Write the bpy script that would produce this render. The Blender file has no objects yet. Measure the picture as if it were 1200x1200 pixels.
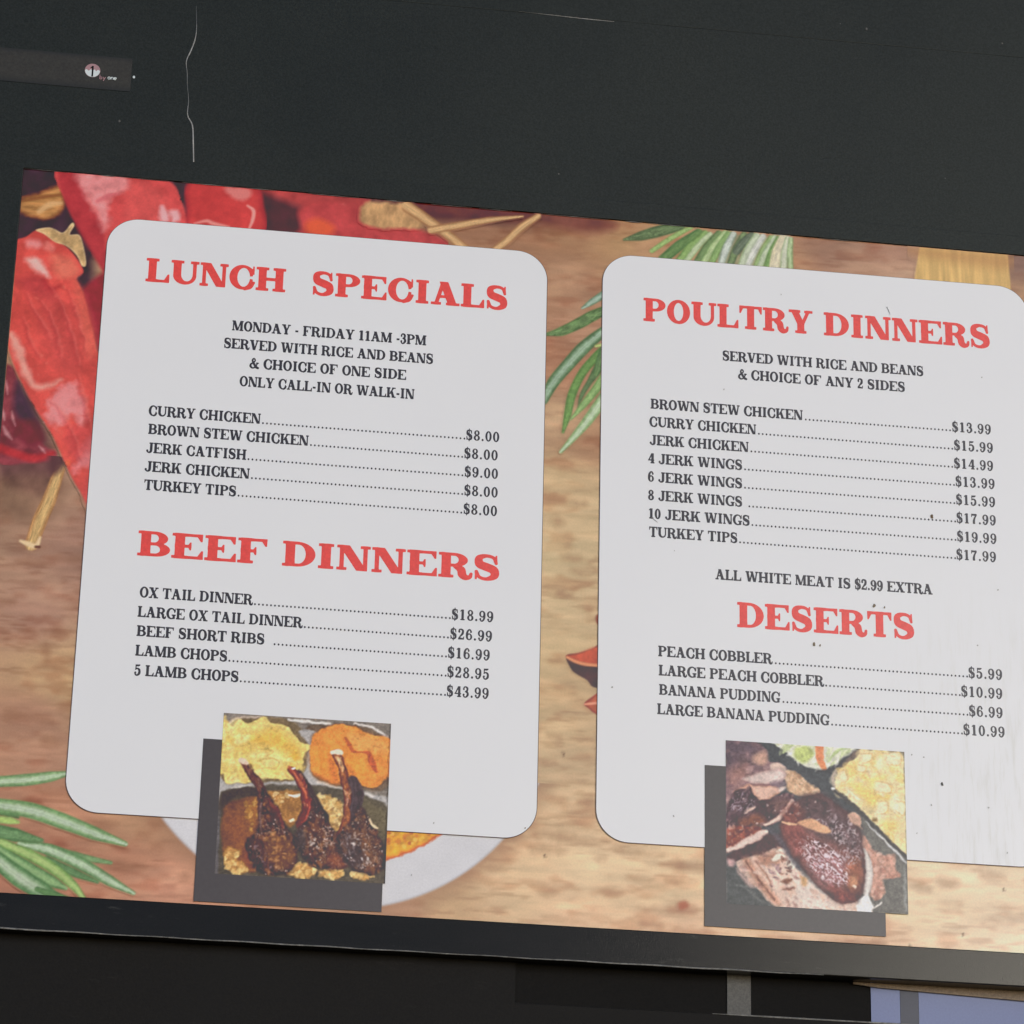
import bpy, bmesh, math, random
import numpy as np
from mathutils import Matrix, Vector
from mathutils.geometry import tessellate_polygon

# ------------------------------------------------------------------ camera
S = 0.001                       # board drawing is in millimetres
Z0 = 3.4326                     # height of the text panels' top edge above the pavement (m)
PITCH, ROLL, YAW = 0.3972, -0.0234, -0.1270
CAM = np.array([33.1, -3537.3, -1832.6])     # millimetres from the panel's top left corner
FOC = 3934.5                                  # focal length for a 1200 pixel wide picture

scene = bpy.context.scene
def _rot(a, b, c):
    rx = np.array([[1, 0, 0], [0, math.cos(a), -math.sin(a)], [0, math.sin(a), math.cos(a)]])
    ry = np.array([[math.cos(b), 0, math.sin(b)], [0, 1, 0], [-math.sin(b), 0, math.cos(b)]])
    rz = np.array([[math.cos(c), -math.sin(c), 0], [math.sin(c), math.cos(c), 0], [0, 0, 1]])
    return rz @ rx @ ry
ROT = _rot(PITCH, ROLL, YAW)
cam_data = bpy.data.cameras.new('camera')
cam_data.sensor_width = 36.0
cam_data.lens = 36.0 * FOC / 1200.0
cam_data.clip_start = 0.05
cam_data.clip_end = 2000.0
cam = bpy.data.objects.new('camera', cam_data)
scene.collection.objects.link(cam)
M = Matrix.Identity(4)
xa, ya, za = ROT[:, 0], ROT[:, 2], -ROT[:, 1]
for i in range(3):
    M[i][0], M[i][1], M[i][2] = xa[i], ya[i], za[i]
M[0][3], M[1][3], M[2][3] = CAM[0] * S, CAM[1] * S, CAM[2] * S + Z0
cam.matrix_world = M
scene.camera = cam

# ------------------------------------------------------------------ light
SUN_EL, SUN_AZ = math.radians(12), math.radians(23.5)
sun_dir = Vector((math.sin(SUN_AZ) * math.cos(SUN_EL), -math.cos(SUN_AZ) * math.cos(SUN_EL), math.sin(SUN_EL)))
world = bpy.data.worlds.new('World')
scene.world = world
world.use_nodes = True
wn = world.node_tree.nodes
wn.clear()
w_out = wn.new('ShaderNodeOutputWorld')
w_bg = wn.new('ShaderNodeBackground')
w_sky = wn.new('ShaderNodeTexSky')
w_sky.sky_type = 'NISHITA'
w_sky.sun_disc = False
w_sky.sun_elevation = SUN_EL
w_sky.sun_rotation = math.atan2(sun_dir.x, sun_dir.y)
w_sky.air_density = 0.45
w_sky.dust_density = 0.3
w_sky.ozone_density = 1.5
w_bg.inputs['Strength'].default_value = 0.15
world.node_tree.links.new(w_sky.outputs['Color'], w_bg.inputs['Color'])
world.node_tree.links.new(w_bg.outputs['Background'], w_out.inputs['Surface'])
sun_data = bpy.data.lights.new('sun', 'SUN')
sun_data.energy = 0.85
sun_data.angle = math.radians(20)
sun_data.color = (1.0, 0.97, 0.92)
sun = bpy.data.objects.new('sun', sun_data)
sun.rotation_euler = sun_dir.to_track_quat('Z', 'Y').to_euler()
sun.location = (2, -4, 6)
scene.collection.objects.link(sun)

scene.view_settings.view_transform = 'Standard'
scene.view_settings.look = 'None'
scene.view_settings.gamma = 1.0
scene.view_settings.exposure = 0.18
scene.view_settings.use_curve_mapping = False
scene.cycles.max_bounces = 6
scene.cycles.transparent_max_bounces = 24

# ------------------------------------------------------------------ measuring: photograph pixel -> board drawing (mm)
def at(px, py, depth=0.0):
    """point of the plane y = depth (mm, negative = in front of the board) seen at a pixel of the photograph"""
    d = ROT @ np.array([(px - 600.0) / FOC, 1.0, -(py - 600.0) / FOC])
    t = (depth - CAM[1]) / d[1]
    q = CAM + d * t
    return float(q[0]), float(q[2])
def pts(lst, ox=0.0, oy=0.0, k=1.0):
    """a list of points read off an enlargement (origin ox, oy, k times enlarged) as board points"""
    return [at(ox + x / k, oy + y / k) for x, y in lst]

# ------------------------------------------------------------------ slab-serif lettering, drawn as distance fields and traced to outlines
GH = 1.0 / 64.0
class Pen:
    def __init__(s, wmax):
        s.x0, s.y0 = -0.16, -0.30
        nx, ny = int((wmax + 0.32) / GH) + 1, int(1.56 / GH) + 1
        s.X, s.Y = np.meshgrid(s.x0 + np.arange(nx) * GH, s.y0 + np.arange(ny) * GH)
        s.f = np.full(s.X.shape, 9.0)
    def add(s, d, k=0.05):
        if k <= 0:
            s.f = np.minimum(s.f, d); return
        h = np.clip(0.5 + 0.5 * (s.f - d) / k, 0, 1)
        s.f = s.f * (1 - h) + d * h - k * 0.55 * h * (1 - h)
    def cut(s, d):
        s.f = np.maximum(s.f, -d)
    def rect(s, x0, y0, x1, y1):
        dx = np.abs(s.X - (x0 + x1) / 2) - abs(x1 - x0) / 2
        dy = np.abs(s.Y - (y0 + y1) / 2) - abs(y1 - y0) / 2
        return np.hypot(np.maximum(dx, 0), np.maximum(dy, 0)) + np.minimum(np.maximum(dx, dy), 0)
    def poly(s, p):
        d = np.full(s.X.shape, 1e9); ins = np.zeros(s.X.shape, bool)
        for i in range(len(p)):
            (ax, ay), (bx, by) = p[i], p[(i + 1) % len(p)]
            ex, ey = bx - ax, by - ay
            t = np.clip(((s.X - ax) * ex + (s.Y - ay) * ey) / (ex * ex + ey * ey + 1e-12), 0, 1)
            d = np.minimum(d, np.hypot(s.X - ax - t * ex, s.Y - ay - t * ey))
            if abs(ey) > 1e-9:
                c = ((ay > s.Y) != (by > s.Y)) & (s.X < ex * (s.Y - ay) / ey + ax)
                ins ^= c
        return np.where(ins, -d, d)
    def ell(s, cx, cy, rx, ry):
        u, v = (s.X - cx) / rx, (s.Y - cy) / ry
        n = np.sqrt(u * u + v * v) + 1e-9
        g = np.sqrt((u / rx) ** 2 + (v / ry) ** 2) + 1e-9
        return n * (n - 1) / g
    def bowl(s, x0, y0, x1, y1, rnd=0.62):
        rx = (x1 - x0) * rnd; cx = x1 - rx
        return np.minimum(s.rect(x0, y0, cx + 0.01, y1), np.maximum(s.ell(cx, (y0 + y1) / 2, rx, (y1 - y0) / 2), x0 - s.X))
    def stroke(s, p, r, n=14):
        """smooth path through p with radii r"""
        P = np.array(p, float); R = np.array(r, float)
        Q = np.vstack([2 * P[0] - P[1], P, 2 * P[-1] - P[-2]])
        d = np.full(s.X.shape, 1e9)
        for i in range(len(P) - 1):
            a, b, c, e = Q[i], Q[i + 1], Q[i + 2], Q[i + 3]
            for t in np.linspace(0, 1, n):
                q = 0.5 * (2 * b + (c - a) * t + (2 * a - 5 * b + 4 * c - e) * t * t + (3 * b - a - 3 * c + e) * t ** 3)
                d = np.minimum(d, np.hypot(s.X - q[0], s.Y - q[1]) - (R[i] * (1 - t) + R[i + 1] * t))
        return d

WIDTHS = {'A': 1.13, 'B': 1.02, 'C': 1.0, 'D': 1.07, 'E': 0.99, 'F': 0.95, 'G': 1.08, 'H': 1.16, 'I': 0.6, 'J': 0.8, 'K': 1.13,
          'L': 0.92, 'M': 1.32, 'N': 1.1, 'O': 1.02, 'P': 0.97, 'R': 1.09, 'S': 0.88, 'T': 0.98, 'U': 1.09, 'V': 1.08, 'W': 1.5,
          'X': 1.08, 'Y': 1.05, '0': 0.72, '1': 0.70, '2': 0.72, '3': 0.72, '4': 0.76, '5': 0.72, '6': 0.72, '7': 0.72, '8': 0.72,
          '9': 0.72, '$': 0.72, '&': 1.08, '-': 0.46, '.': 0.32, ' ': 0.42}

def draw_glyph(ch, st, hr, sr, sl):
    W = WIDTHS[ch]
    p = Pen(W)
    R = lambda *a, k=0.05: p.add(p.rect(*a), k)
    def stem(x, w=st, top=True, bot=True, tl=1, tr=1, bl=1, br=1):
        R(x, 0, x + w, 1, k=0.0 if p.f.min() > 8 else 0.05)
        if top: R(x - sl * tl, 1 - sr, x + w + sl * tr, 1)
        if bot: R(x - sl * bl, 0, x + w + sl * br, sr)
    def bar(a, b, w, k=0.04):          # slanted bar from foot point a to head point b, horizontal width w
        p.add(p.poly([(a[0], a[1]), (a[0] + w, a[1]), (b[0] + w, b[1]), (b[0], b[1])]), k)
    tip = 0.30
    if ch == 'I':
        stem((W - st) / 2)
    elif ch == 'L':
        stem(sl); R(sl, 0, W, sr)
        p.add(p.poly([(W, 0), (W, tip + .06), (W - .07, tip + .06), (W - .20, sr * .9), (W - .2, 0)]), 0.03)
    elif ch in 'EF':
        stem(sl, br=1); R(sl, 1 - sr, W - .03, 1)
        p.add(p.poly([(W - .03, 1), (W - .03, 1 - tip), (W - .09, 1 - tip), (W - .2, 1 - sr * .9), (W - .2, 1)]), 0.03)
        R(sl, .5 - hr * .5, W * .62, .5 + hr * .5)
        p.add(p.poly([(W * .62, .34), (W * .62, .66), (W * .62 - .05, .66), (W * .62 - .12, .5), (W * .62 - .05, .34)]), 0.03)
        if ch == 'E':
            R(sl, 0, W, sr)
            p.add(p.poly([(W, 0), (W, tip + .04), (W - .06, tip + .04), (W - .18, sr * .9), (W - .18, 0)]), 0.03)
    elif ch == 'T':
        stem((W - st) / 2, top=False); R(0, 1 - sr, W, 1)
        for m in (0, 1):
            q = [(0, 1), (0, 1 - tip - .03), (.06, 1 - tip - .03), (.17, 1 - sr * .9), (.17, 1)]
            p.add(p.poly([(W - x, y) if m else (x, y) for x, y in q]), 0.03)
    elif ch == 'H':
        stem(sl); stem(W - sl - st); R(sl + .05, .5 - hr * .55, W - sl - .05, .5 + hr * .55)
    elif ch == 'N':
        v = max(hr * 1.15, st * .46)
        R(sl, 0, sl + v, 1, k=0); R(W - sl - v, 0, W - sl, 1, k=0)
        R(0, 0, sl * 2 + v, sr); R(W - 2 * sl - v, 1 - sr, W, 1); R(0, 1 - sr, sl + v, 1)
        bar((W - sl - st * 1.15, 0), (sl * .6, 1), st * 1.15, 0.01)
    elif ch == 'M':
        v = max(hr * 1.1, st * .42); q = st * .95
        R(sl, 0, sl + v, 1, k=0); R(0, 0, 2 * sl + v, sr); R(0, 1 - sr, sl + v, 1)
        stem(W - sl - q, q, tl=0)
        bar((W * .5 - st * .62, .02), (sl * .7, 1), st * 1.05, 0.01)
        bar((W * .5 - v * .6, .02), (W - sl - q - .01, 1), v * 1.1, 0.01)
    elif ch == 'A':
        v = hr * 1.35; w = st * 1.12; ap = W * .5
        bar((W - sl - w, 0), (ap - w * .72, 1), w, 0)
        bar((sl + .02, 0), (ap - w * .40 - v * .2, 1), v, 0.01)
        R(W * .24, .30, W * .7, .30 + hr); R(0, 0, sl * 2 + v + .05, sr); R(W - 2 * sl - w - .0, 0, W, sr)
    elif ch == 'V':
        v = hr * 1.35; w = st * 1.1
        bar((W * .5 - w * .45, 0), (sl * .9, 1), w, 0); bar((W * .5 - v * .2, 0), (W - sl - v, 1), v, 0.01)
        R(0, 1 - sr, 2 * sl + w, 1); R(W - 2.2 * sl - v, 1 - sr, W, 1)
    elif ch == 'W':
        v = hr * 1.3; w = st * .98
        bar((W * .30 - w * .5, 0), (sl * .8, 1), w, 0); bar((W * .30 - v * .1, 0), (W * .5 - v * .2, 1), v, 0.01)
        bar((W * .71 - w * .5, 0), (W * .5 - w * .55, 1), w, 0.01); bar((W * .71 - v * .1, 0), (W - sl - v, 1), v, 0.01)
        R(0, 1 - sr, 2 * sl + w, 1); R(W * .5 - w * .7, 1 - sr, W * .5 + w * .5, 1); R(W - 2.2 * sl - v, 1 - sr, W, 1)
    elif ch == 'X':
        v = hr * 1.35; w = st * 1.15
        bar((W - sl - w, 0), (sl * .8, 1), w, 0); bar((sl, 0), (W - sl - v, 1), v, 0.02)
        R(0, 1 - sr, 2 * sl + w, 1); R(W - 2 * sl - v - .05, 1 - sr, W - .01, 1)
        R(0, 0, 2 * sl + v + .05, sr); R(W - 2 * sl - w, 0, W, sr)
    elif ch == 'Y':
        v = hr * 1.35; w = st * 1.05; c = W * .5
        R(c - st / 2, 0, c + st / 2, .46, k=0); R(c - st / 2 - sl, 0, c + st / 2 + sl, sr)
        bar((c - st / 2, .40), (sl * .8, 1), w, 0.01); bar((c + st / 2 - v, .40), (W - sl - v, 1), v, 0.01)
        R(0, 1 - sr, 2 * sl + w, 1); R(W - 2.2 * sl - v, 1 - sr, W, 1)
    elif ch == 'U':
        v = max(hr * 1.2, st * .45); x0, x1 = sl, W - sl
        R(x0, .38, x0 + st, 1, k=0); R(x1 - v, .38, x1, 1, k=0)
        R(0, 1 - sr, 2 * sl + st, 1); R(W - 2 * sl - v, 1 - sr, W, 1)
        o = p.ell((x0 + x1) / 2, .36, (x1 - x0) / 2, .375); i = p.ell((x0 + st + x1 - v) / 2, .42, (x1 - v - x0 - st) / 2, .42 - hr * 1.1)
        u = np.maximum(np.maximum(o, -i), p.Y - .42); p.add(u, 0.0)
    elif ch == 'K':
        stem(sl); v = hr * 1.35; w = st * 1.1
        bar((sl + st - .05, .36), (W - sl * 1.2 - v - .1, 1), v + .02, 0.01)
        bar((W - sl - w, 0), (sl + st + .05, .64), w * .95, 0.01)
        R(W - 2 * sl - v - .15, 1 - sr, W - .03, 1); R(W - 2 * sl - w, 0, W, sr)
    elif ch in 'CG':
        o = p.ell(W * .52, .5, W * .52, .53); i = p.ell(W * .56, .5, W * .52 - st * .88, .53 - hr * 1.05)
        r = np.maximum(o, -i)
        lim = W * .80
        r = np.maximum(r, -p.poly([(W * .56, .5), (2, .80), (2, .24 if ch == 'C' else .1)]))
        p.add(np.maximum(r, p.X - lim - .12), 0)
        R(W - .09, .64, W - .025, 1.0, k=0.05)
        p.add(p.poly([(W - .09, .64), (W - .22, .93), (W - .05, .86)]), 0.02)
        if ch == 'C':
            p.add(p.stroke([(W * .62, .01), (W * .84, .10), (W * .965, .30)], [hr * .55, hr * .6, hr * .42]), 0.03)
        else:
            R(W - sl - st * .9, .02, W - sl, .42, k=0.03); R(W - 2 * sl - st * .95, .42 - sr, W, .42, k=0.04)
            p.add(p.poly([(W * .5, -.03), (W - sl, .02), (W - sl, .16), (W * .55, .08)]), 0.03)
    elif ch in 'O0':
        e = .52 if ch == 'O' else .51
        p.add(np.maximum(p.ell(W / 2, .5, W / 2 - .005, e + .005), -p.ell(W / 2, .5, W / 2 - st * (.98 if ch == 'O' else .9), e - hr * 1.1)), 0)
    elif ch == 'D':
        R(sl, 0, sl + st, 1, k=0)
        o = np.maximum(p.bowl(sl, 0, W, 1), -p.bowl(sl + st * .9, hr, W - st * 1.02, 1 - hr)); p.add(o, 0)
        R(0, 0, sl + .1, sr); R(0, 1 - sr, sl + .1, 1)
    elif ch in 'PR':
        m = .44
        R(sl, 0, sl + st, 1, k=0)
        xr = W - .01 if ch == 'P' else W - .13
        o = np.maximum(p.bowl(sl, m, xr, 1, .52), -p.bowl(sl + st * .9, m + hr, xr - st * .98, 1 - hr, .52)); p.add(o, 0)
        R(0, 0, sl * 2 + st, sr); R(0, 1 - sr, sl + .1, 1)
        if ch == 'R':
            p.add(p.stroke([(W * .52, .46), (W * .68, .34), (W * .72, .14), (W * .82, .04), (W * .95, .07), (W * .985, .2)],
                           [st * .3, st * .46, st * .46, st * .36, hr * .6, hr * .45]), 0.03)
    elif ch == 'B':
        m = .5
        R(sl, 0, sl + st, 1, k=0)
        xu = W - .08
        p.add(np.maximum(p.bowl(sl, m - hr * .5, xu, 1, .5), -p.bowl(sl + st * .9, m + hr * .5, xu - st * .95, 1 - hr, .5)), 0)
        p.add(np.maximum(p.bowl(sl, 0, W, m + hr * .5, .5), -p.bowl(sl + st * .9, hr, W - st * 1.02, m - hr * .5, .5)), 0)
        R(0, 0, sl + .1, sr); R(0, 1 - sr, sl + .1, 1)
    elif ch == 'J':
        x = W - sl - st
        R(x, .3, x + st, 1, k=0); R(x - sl, 1 - sr, W, 1)
        p.add(p.stroke([(x + st / 2, .36), (x + st * .42, .16), (x - .06, .045), (x - .24, .10), (x - .27, .2)], [st / 2, st * .45, hr * .62, hr * .6, hr * .7]), 0.0)
        p.add(p.ell(.13, .20, .125, .125), 0.04)
    elif ch in 'S$':
        t, e = (hr * .58, st * .53)
        path = [(W * .86, .68), (W * .76, .90), (W * .48, .965), (W * .22, .86), (W * .25, .62), (W * .52, .51), (W * .77, .40), (W * .80, .17), (W * .52, .035), (W * .24, .10), (W * .13, .32)]
        rad = [t * .8, t * .9, t, e * .72, e * .96, e, e * .98, e * .78, t, t * .9, t * .8]
        p.add(p.stroke(path, rad), 0)
        R(W * .83, .64, W * .90, 1.0, k=0.05); R(W * .07, 0, W * .15, .36, k=0.05)
        if ch == '$':
            R(W * .5 - hr * .42, -.13, W * .5 + hr * .42, 1.13, k=0.02)
    elif ch == '1':
        x = (W - st) / 2
        R(x, 0, x + st, 1, k=0); R(x - sl * 1.2, 0, x + st + sl * 1.2, sr)
        p.add(p.poly([(x + .02, 1), (x + .02, .84), (x - .13, .78), (x - .13, .86)]), 0.04)
    elif ch == '2':
        p.add(p.stroke([(W * .14, .74), (W * .22, .91), (W * .48, .96), (W * .74, .84), (W * .70, .58), (W * .40, .34), (W * .12, .10)], [hr * .6, hr * .7, hr * .6, st * .42, st * .46, st * .26, hr * .55]), 0)
        p.add(p.ell(W * .2, .74, .11, .11), 0.04)
        p.add(p.poly([(W * .06, 0), (W * .06, .12), (W * .4, .2), (W * .72, .14), (W * .9, .32), (W * .97, .32), (W * .9, 0)]), 0.03)
    elif ch == '3':
        p.add(p.stroke([(W * .16, .78), (W * .26, .93), (W * .50, .97), (W * .73, .83), (W * .66, .60), (W * .42, .53)], [hr * .6, hr * .6, hr * .6, st * .42, st * .38, hr * .5]), 0)
        p.add(p.stroke([(W * .42, .53), (W * .72, .46), (W * .79, .25), (W * .52, .035), (W * .24, .07), (W * .13, .22)], [hr * .5, st * .4, st * .46, hr * .6, hr * .6, hr * .6]), 0.0)
        p.add(p.ell(W * .19, .76, .10, .10), 0.04); p.add(p.ell(W * .18, .24, .11, .11), 0.04)
    elif ch == '4':
        R(W * .52, 0, W * .52 + st, 1, k=0); R(W * .4, 0, W * .52 + st + sl, sr); R(W * .02, .26, W * .97, .26 + hr)
        bar((W * .03, .28), (W * .52, 1), hr * 1.3, 0.0)
    elif ch == '5':
        p.add(p.stroke([(W * .20, .56), (W * .48, .64), (W * .77, .50), (W * .77, .22), (W * .50, .035), (W * .23, .08), (W * .13, .24)], [hr * .5, hr * .62, st * .4, st * .46, hr * .6, hr * .6, hr * .6]), 0)
        R(W * .16, .54, W * .16 + hr, 1, k=0.02); p.add(p.poly([(W * .16, 1), (W * .16, .84), (W * .6, .82), (W * .84, .9), (W * .88, 1.02)]), 0.02)
        p.add(p.ell(W * .19, .25, .11, .11), 0.04)
    elif ch in '69':
        if ch == '9':
            p.X = W - p.X; p.Y = 1 - p.Y
        o = p.ell(W * .5, .31, W * .48, .325); i = p.ell(W * .52, .31, W * .48 - st * .82, .325 - hr)
        p.add(np.maximum(o, -i), 0)
        p.add(p.stroke([(W * .17, .34), (W * .2, .66), (W * .40, .92), (W * .66, .95), (W * .83, .80)], [st * .44, st * .44, st * .30, hr * .6, hr * .6]), 0.0)
        p.add(p.ell(W * .78, .78, .105, .105), 0.04)
        p.f = np.maximum(p.f, -np.maximum(i, 0 * i - 9))
        if ch == '9':
            p.X = W - p.X; p.Y = 1 - p.Y
    elif ch == '7':
        p.add(p.poly([(W * .05, 1), (W * .05, .66), (W * .12, .66), (W * .24, .82), (W * .7, .8), (W * .93, .9), (W * .93, 1)]), 0)
        p.add(p.stroke([(W * .84, .88), (W * .58, .58), (W * .46, .30), (W * .46, .06)], [hr * .7, st * .36, st * .48, st * .52]), 0.02)
        p.f = np.maximum(p.f, -p.Y)
    elif ch == '8':
        o = p.ell(W / 2, .75, W * .42, .265); i = p.ell(W / 2, .755, W * .42 - st * .76, .265 - hr)
        o2 = p.ell(W / 2, .265, W * .485, .285); i2 = p.ell(W / 2, .265, W * .485 - st * .86, .285 - hr)
        p.add(np.maximum(np.minimum(o, o2), -np.minimum(i, i2)), 0)
    elif ch == '&':
        t, e = hr * .6, st * .46
        p.add(p.stroke([(W * .92, .04), (W * .70, .14), (W * .42, .52), (W * .30, .78), (W * .44, .96), (W * .58, .80), (W * .44, .58), (W * .16, .40), (W * .12, .2), (W * .30, .03), (W * .56, .10), (W * .76, .36), (W * .82, .52)],
                       [e * .8, e, e * .9, e * .75, t, e * .6, t, e * .7, e * .95, t, t, t, t]), 0)
        R(W * .66, .52 - sr * .4, W * .98, .52 + sr * .5, k=0.04); R(W * .8, 0, W, sr)
    elif ch == '-':
        R(W * .12, .30, W * .88, .30 + hr * 1.5, k=0)
    elif ch == '.':
        p.add(p.ell(W / 2, .10, .115, .115), 0)
    return p

def trace(p):
    """outlines of the field's zero level"""
    f = p.f; ny, nx = f.shape
    ins = f < 0
    act = (ins[:-1, :-1].astype(int) + ins[1:, :-1] + ins[:-1, 1:] + ins[1:, 1:])
    nxt = {}
    pos = {}
    def pt(kind, j, i):
        key = (kind, j, i)
        if key not in pos:
            if kind == 0:
                a, b = f[j, i], f[j, i + 1]; t = a / (a - b); pos[key] = (p.x0 + (i + t) * GH, p.y0 + j * GH)
            else:
                a, b = f[j, i], f[j + 1, i]; t = a / (a - b); pos[key] = (p.x0 + i * GH, p.y0 + (j + t) * GH)
        return key
    for j, i in zip(*np.nonzero((act > 0) & (act < 4))):
        c = [ins[j, i], ins[j, i + 1], ins[j + 1, i + 1], ins[j + 1, i]]
        ed = [(0, j, i), (1, j, i + 1), (0, j + 1, i), (1, j, i)]
        ent, ext = [], []
        for k in range(4):
            a, b = c[k], c[(k + 1) % 4]
            if a and not b: ext.append(ed[k])
            elif b and not a: ent.append(ed[k])
        if len(ext) == 1:
            nxt.setdefault(pt(*ext[0]), pt(*ent[0]))
        else:
            for e in ext:
                k = ed.index(e); nxt[pt(*e)] = pt(*ed[(k + 1) % 4])
    loops = []
    while nxt:
        k0 = next(iter(nxt)); k = k0; lp = []
        while k in nxt:
            lp.append(pos[k]); k = nxt.pop(k)
        if len(lp) > 5:
            loops.append(lp)
    out = []
    for lp in loops:                       # drop points that lie on a straight run
        q = lp
        for _ in range(3):
            r = []; n = len(q); skip = False
            for i in range(n):
                a, b, c = q[i - 1], q[i], q[(i + 1) % n]
                dx, dy = c[0] - a[0], c[1] - a[1]; L = math.hypot(dx, dy) + 1e-9
                if not skip and abs((b[0] - a[0]) * dy - (b[1] - a[1]) * dx) / L < 0.0035:
                    skip = True
                else:
                    r.append(b); skip = False
            q = r
        if len(q) >= 3: out.append(q)
    return out

GLYPHS = {}
STYLES = {'heading': (0.310, 0.120, 0.115, 0.095), 'body': (0.300, 0.125, 0.120, 0.085), 'price': (0.265, 0.112, 0.105, 0.085)}
def glyph(style, ch):
    key = (style, ch)
    if key not in GLYPHS:
        loops = trace(draw_glyph(ch, *STYLES[style]))
        flat = [q for lp in loops for q in lp]
        tris = tessellate_polygon([[Vector((x, y, 0)) for x, y in lp] for lp in loops])
        GLYPHS[key] = (flat, tris)
    return GLYPHS[key]

def layout(style, text, track):
    """glyph origins for a run with cap height 1; returns list and the total width"""
    x, out = 0.0, []
    for n, ch in enumerate(text):
        if ch != ' ':
            out.append((ch, x))
        x += WIDTHS[ch] + (track if n < len(text) - 1 else 0)
    return out, x

# ------------------------------------------------------------------ the printed pictures: drawn into colour grids that become the printed sheets
# sheet outline on the board (mm): top and bottom edges lean a little, as in the photograph
SX0, SX1 = -103.7, 1210.7
def sheet_top(x): return 55.15 - 0.0048 * x
def sheet_bot(x): return -827.7 - 0.0011 * x

def lin(c):
    c = np.asarray(c, float)
    return np.where(c <= 0.04045, c / 12.92, ((c + 0.055) / 1.055) ** 2.4)
VEIL = 0.036            # sheen of the laminate in the photograph
GAIN = 0.80             # light on the board: photograph value of a perfectly white print
def ink(c, desat=0.0):
    """colour read off the photograph (0-1) -> print colour"""
    c = np.asarray(c, float)
    c = c * (1 - desat) + desat * (c @ np.array([0.30, 0.59, 0.11]))[..., None]      # mixes in grey to lower the saturation
    return np.clip((lin(c) - VEIL) / GAIN, 0.006, 0.86)
def ink255(r, g, b):
    v = ink(np.array([r, g, b]) / 255.0)
    return (float(v[0]), float(v[1]), float(v[2]), 1.0)

def vnoise(x, y, seed):
    rng = np.random.RandomState(seed)
    T = rng.rand(256, 256)
    xi, yi = np.floor(x).astype(int), np.floor(y).astype(int)
    fx, fy = x - xi, y - yi
    fx, fy = fx * fx * (3 - 2 * fx), fy * fy * (3 - 2 * fy)
    a, b = T[yi % 256, xi % 256], T[yi % 256, (xi + 1) % 256]
    c, d = T[(yi + 1) % 256, xi % 256], T[(yi + 1) % 256, (xi + 1) % 256]
    return (a * (1 - fx) + b * fx) * (1 - fy) + (c * (1 - fx) + d * fx) * fy
def fbm(x, y, sx, sy, seed, octs=4):
    v, amp, tot = 0, 1.0, 0
    for o in range(octs):
        v = v + amp * vnoise(x / sx * 2 ** o + 37.1 * o, y / sy * 2 ** o + 11.7 * o, seed + o)
        tot += amp; amp *= 0.55
    return v / tot
def sstep(a, b, x):
    t = np.clip((x - a) / (b - a), 0, 1)
    return t * t * (3 - 2 * t)
def spline(p, closed, n=6):
    P = np.array(p, float); m = len(P); out = []
    for i in range(m if closed else m - 1):
        if closed:
            a, b, c, d = P[i - 1], P[i], P[(i + 1) % m], P[(i + 2) % m]
        else:
            b, c = P[i], P[i + 1]; a = P[i - 1] if i else 2 * b - c; d = P[i + 2] if i + 2 < m else 2 * c - b
        for t in np.arange(n) / n:
            out.append(0.5 * (2 * b + (c - a) * t + (2 * a - 5 * b + 4 * c - d) * t * t + (3 * b - a - 3 * c + d) * t ** 3))
    if not closed: out.append(P[-1])
    return np.array(out)

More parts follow.
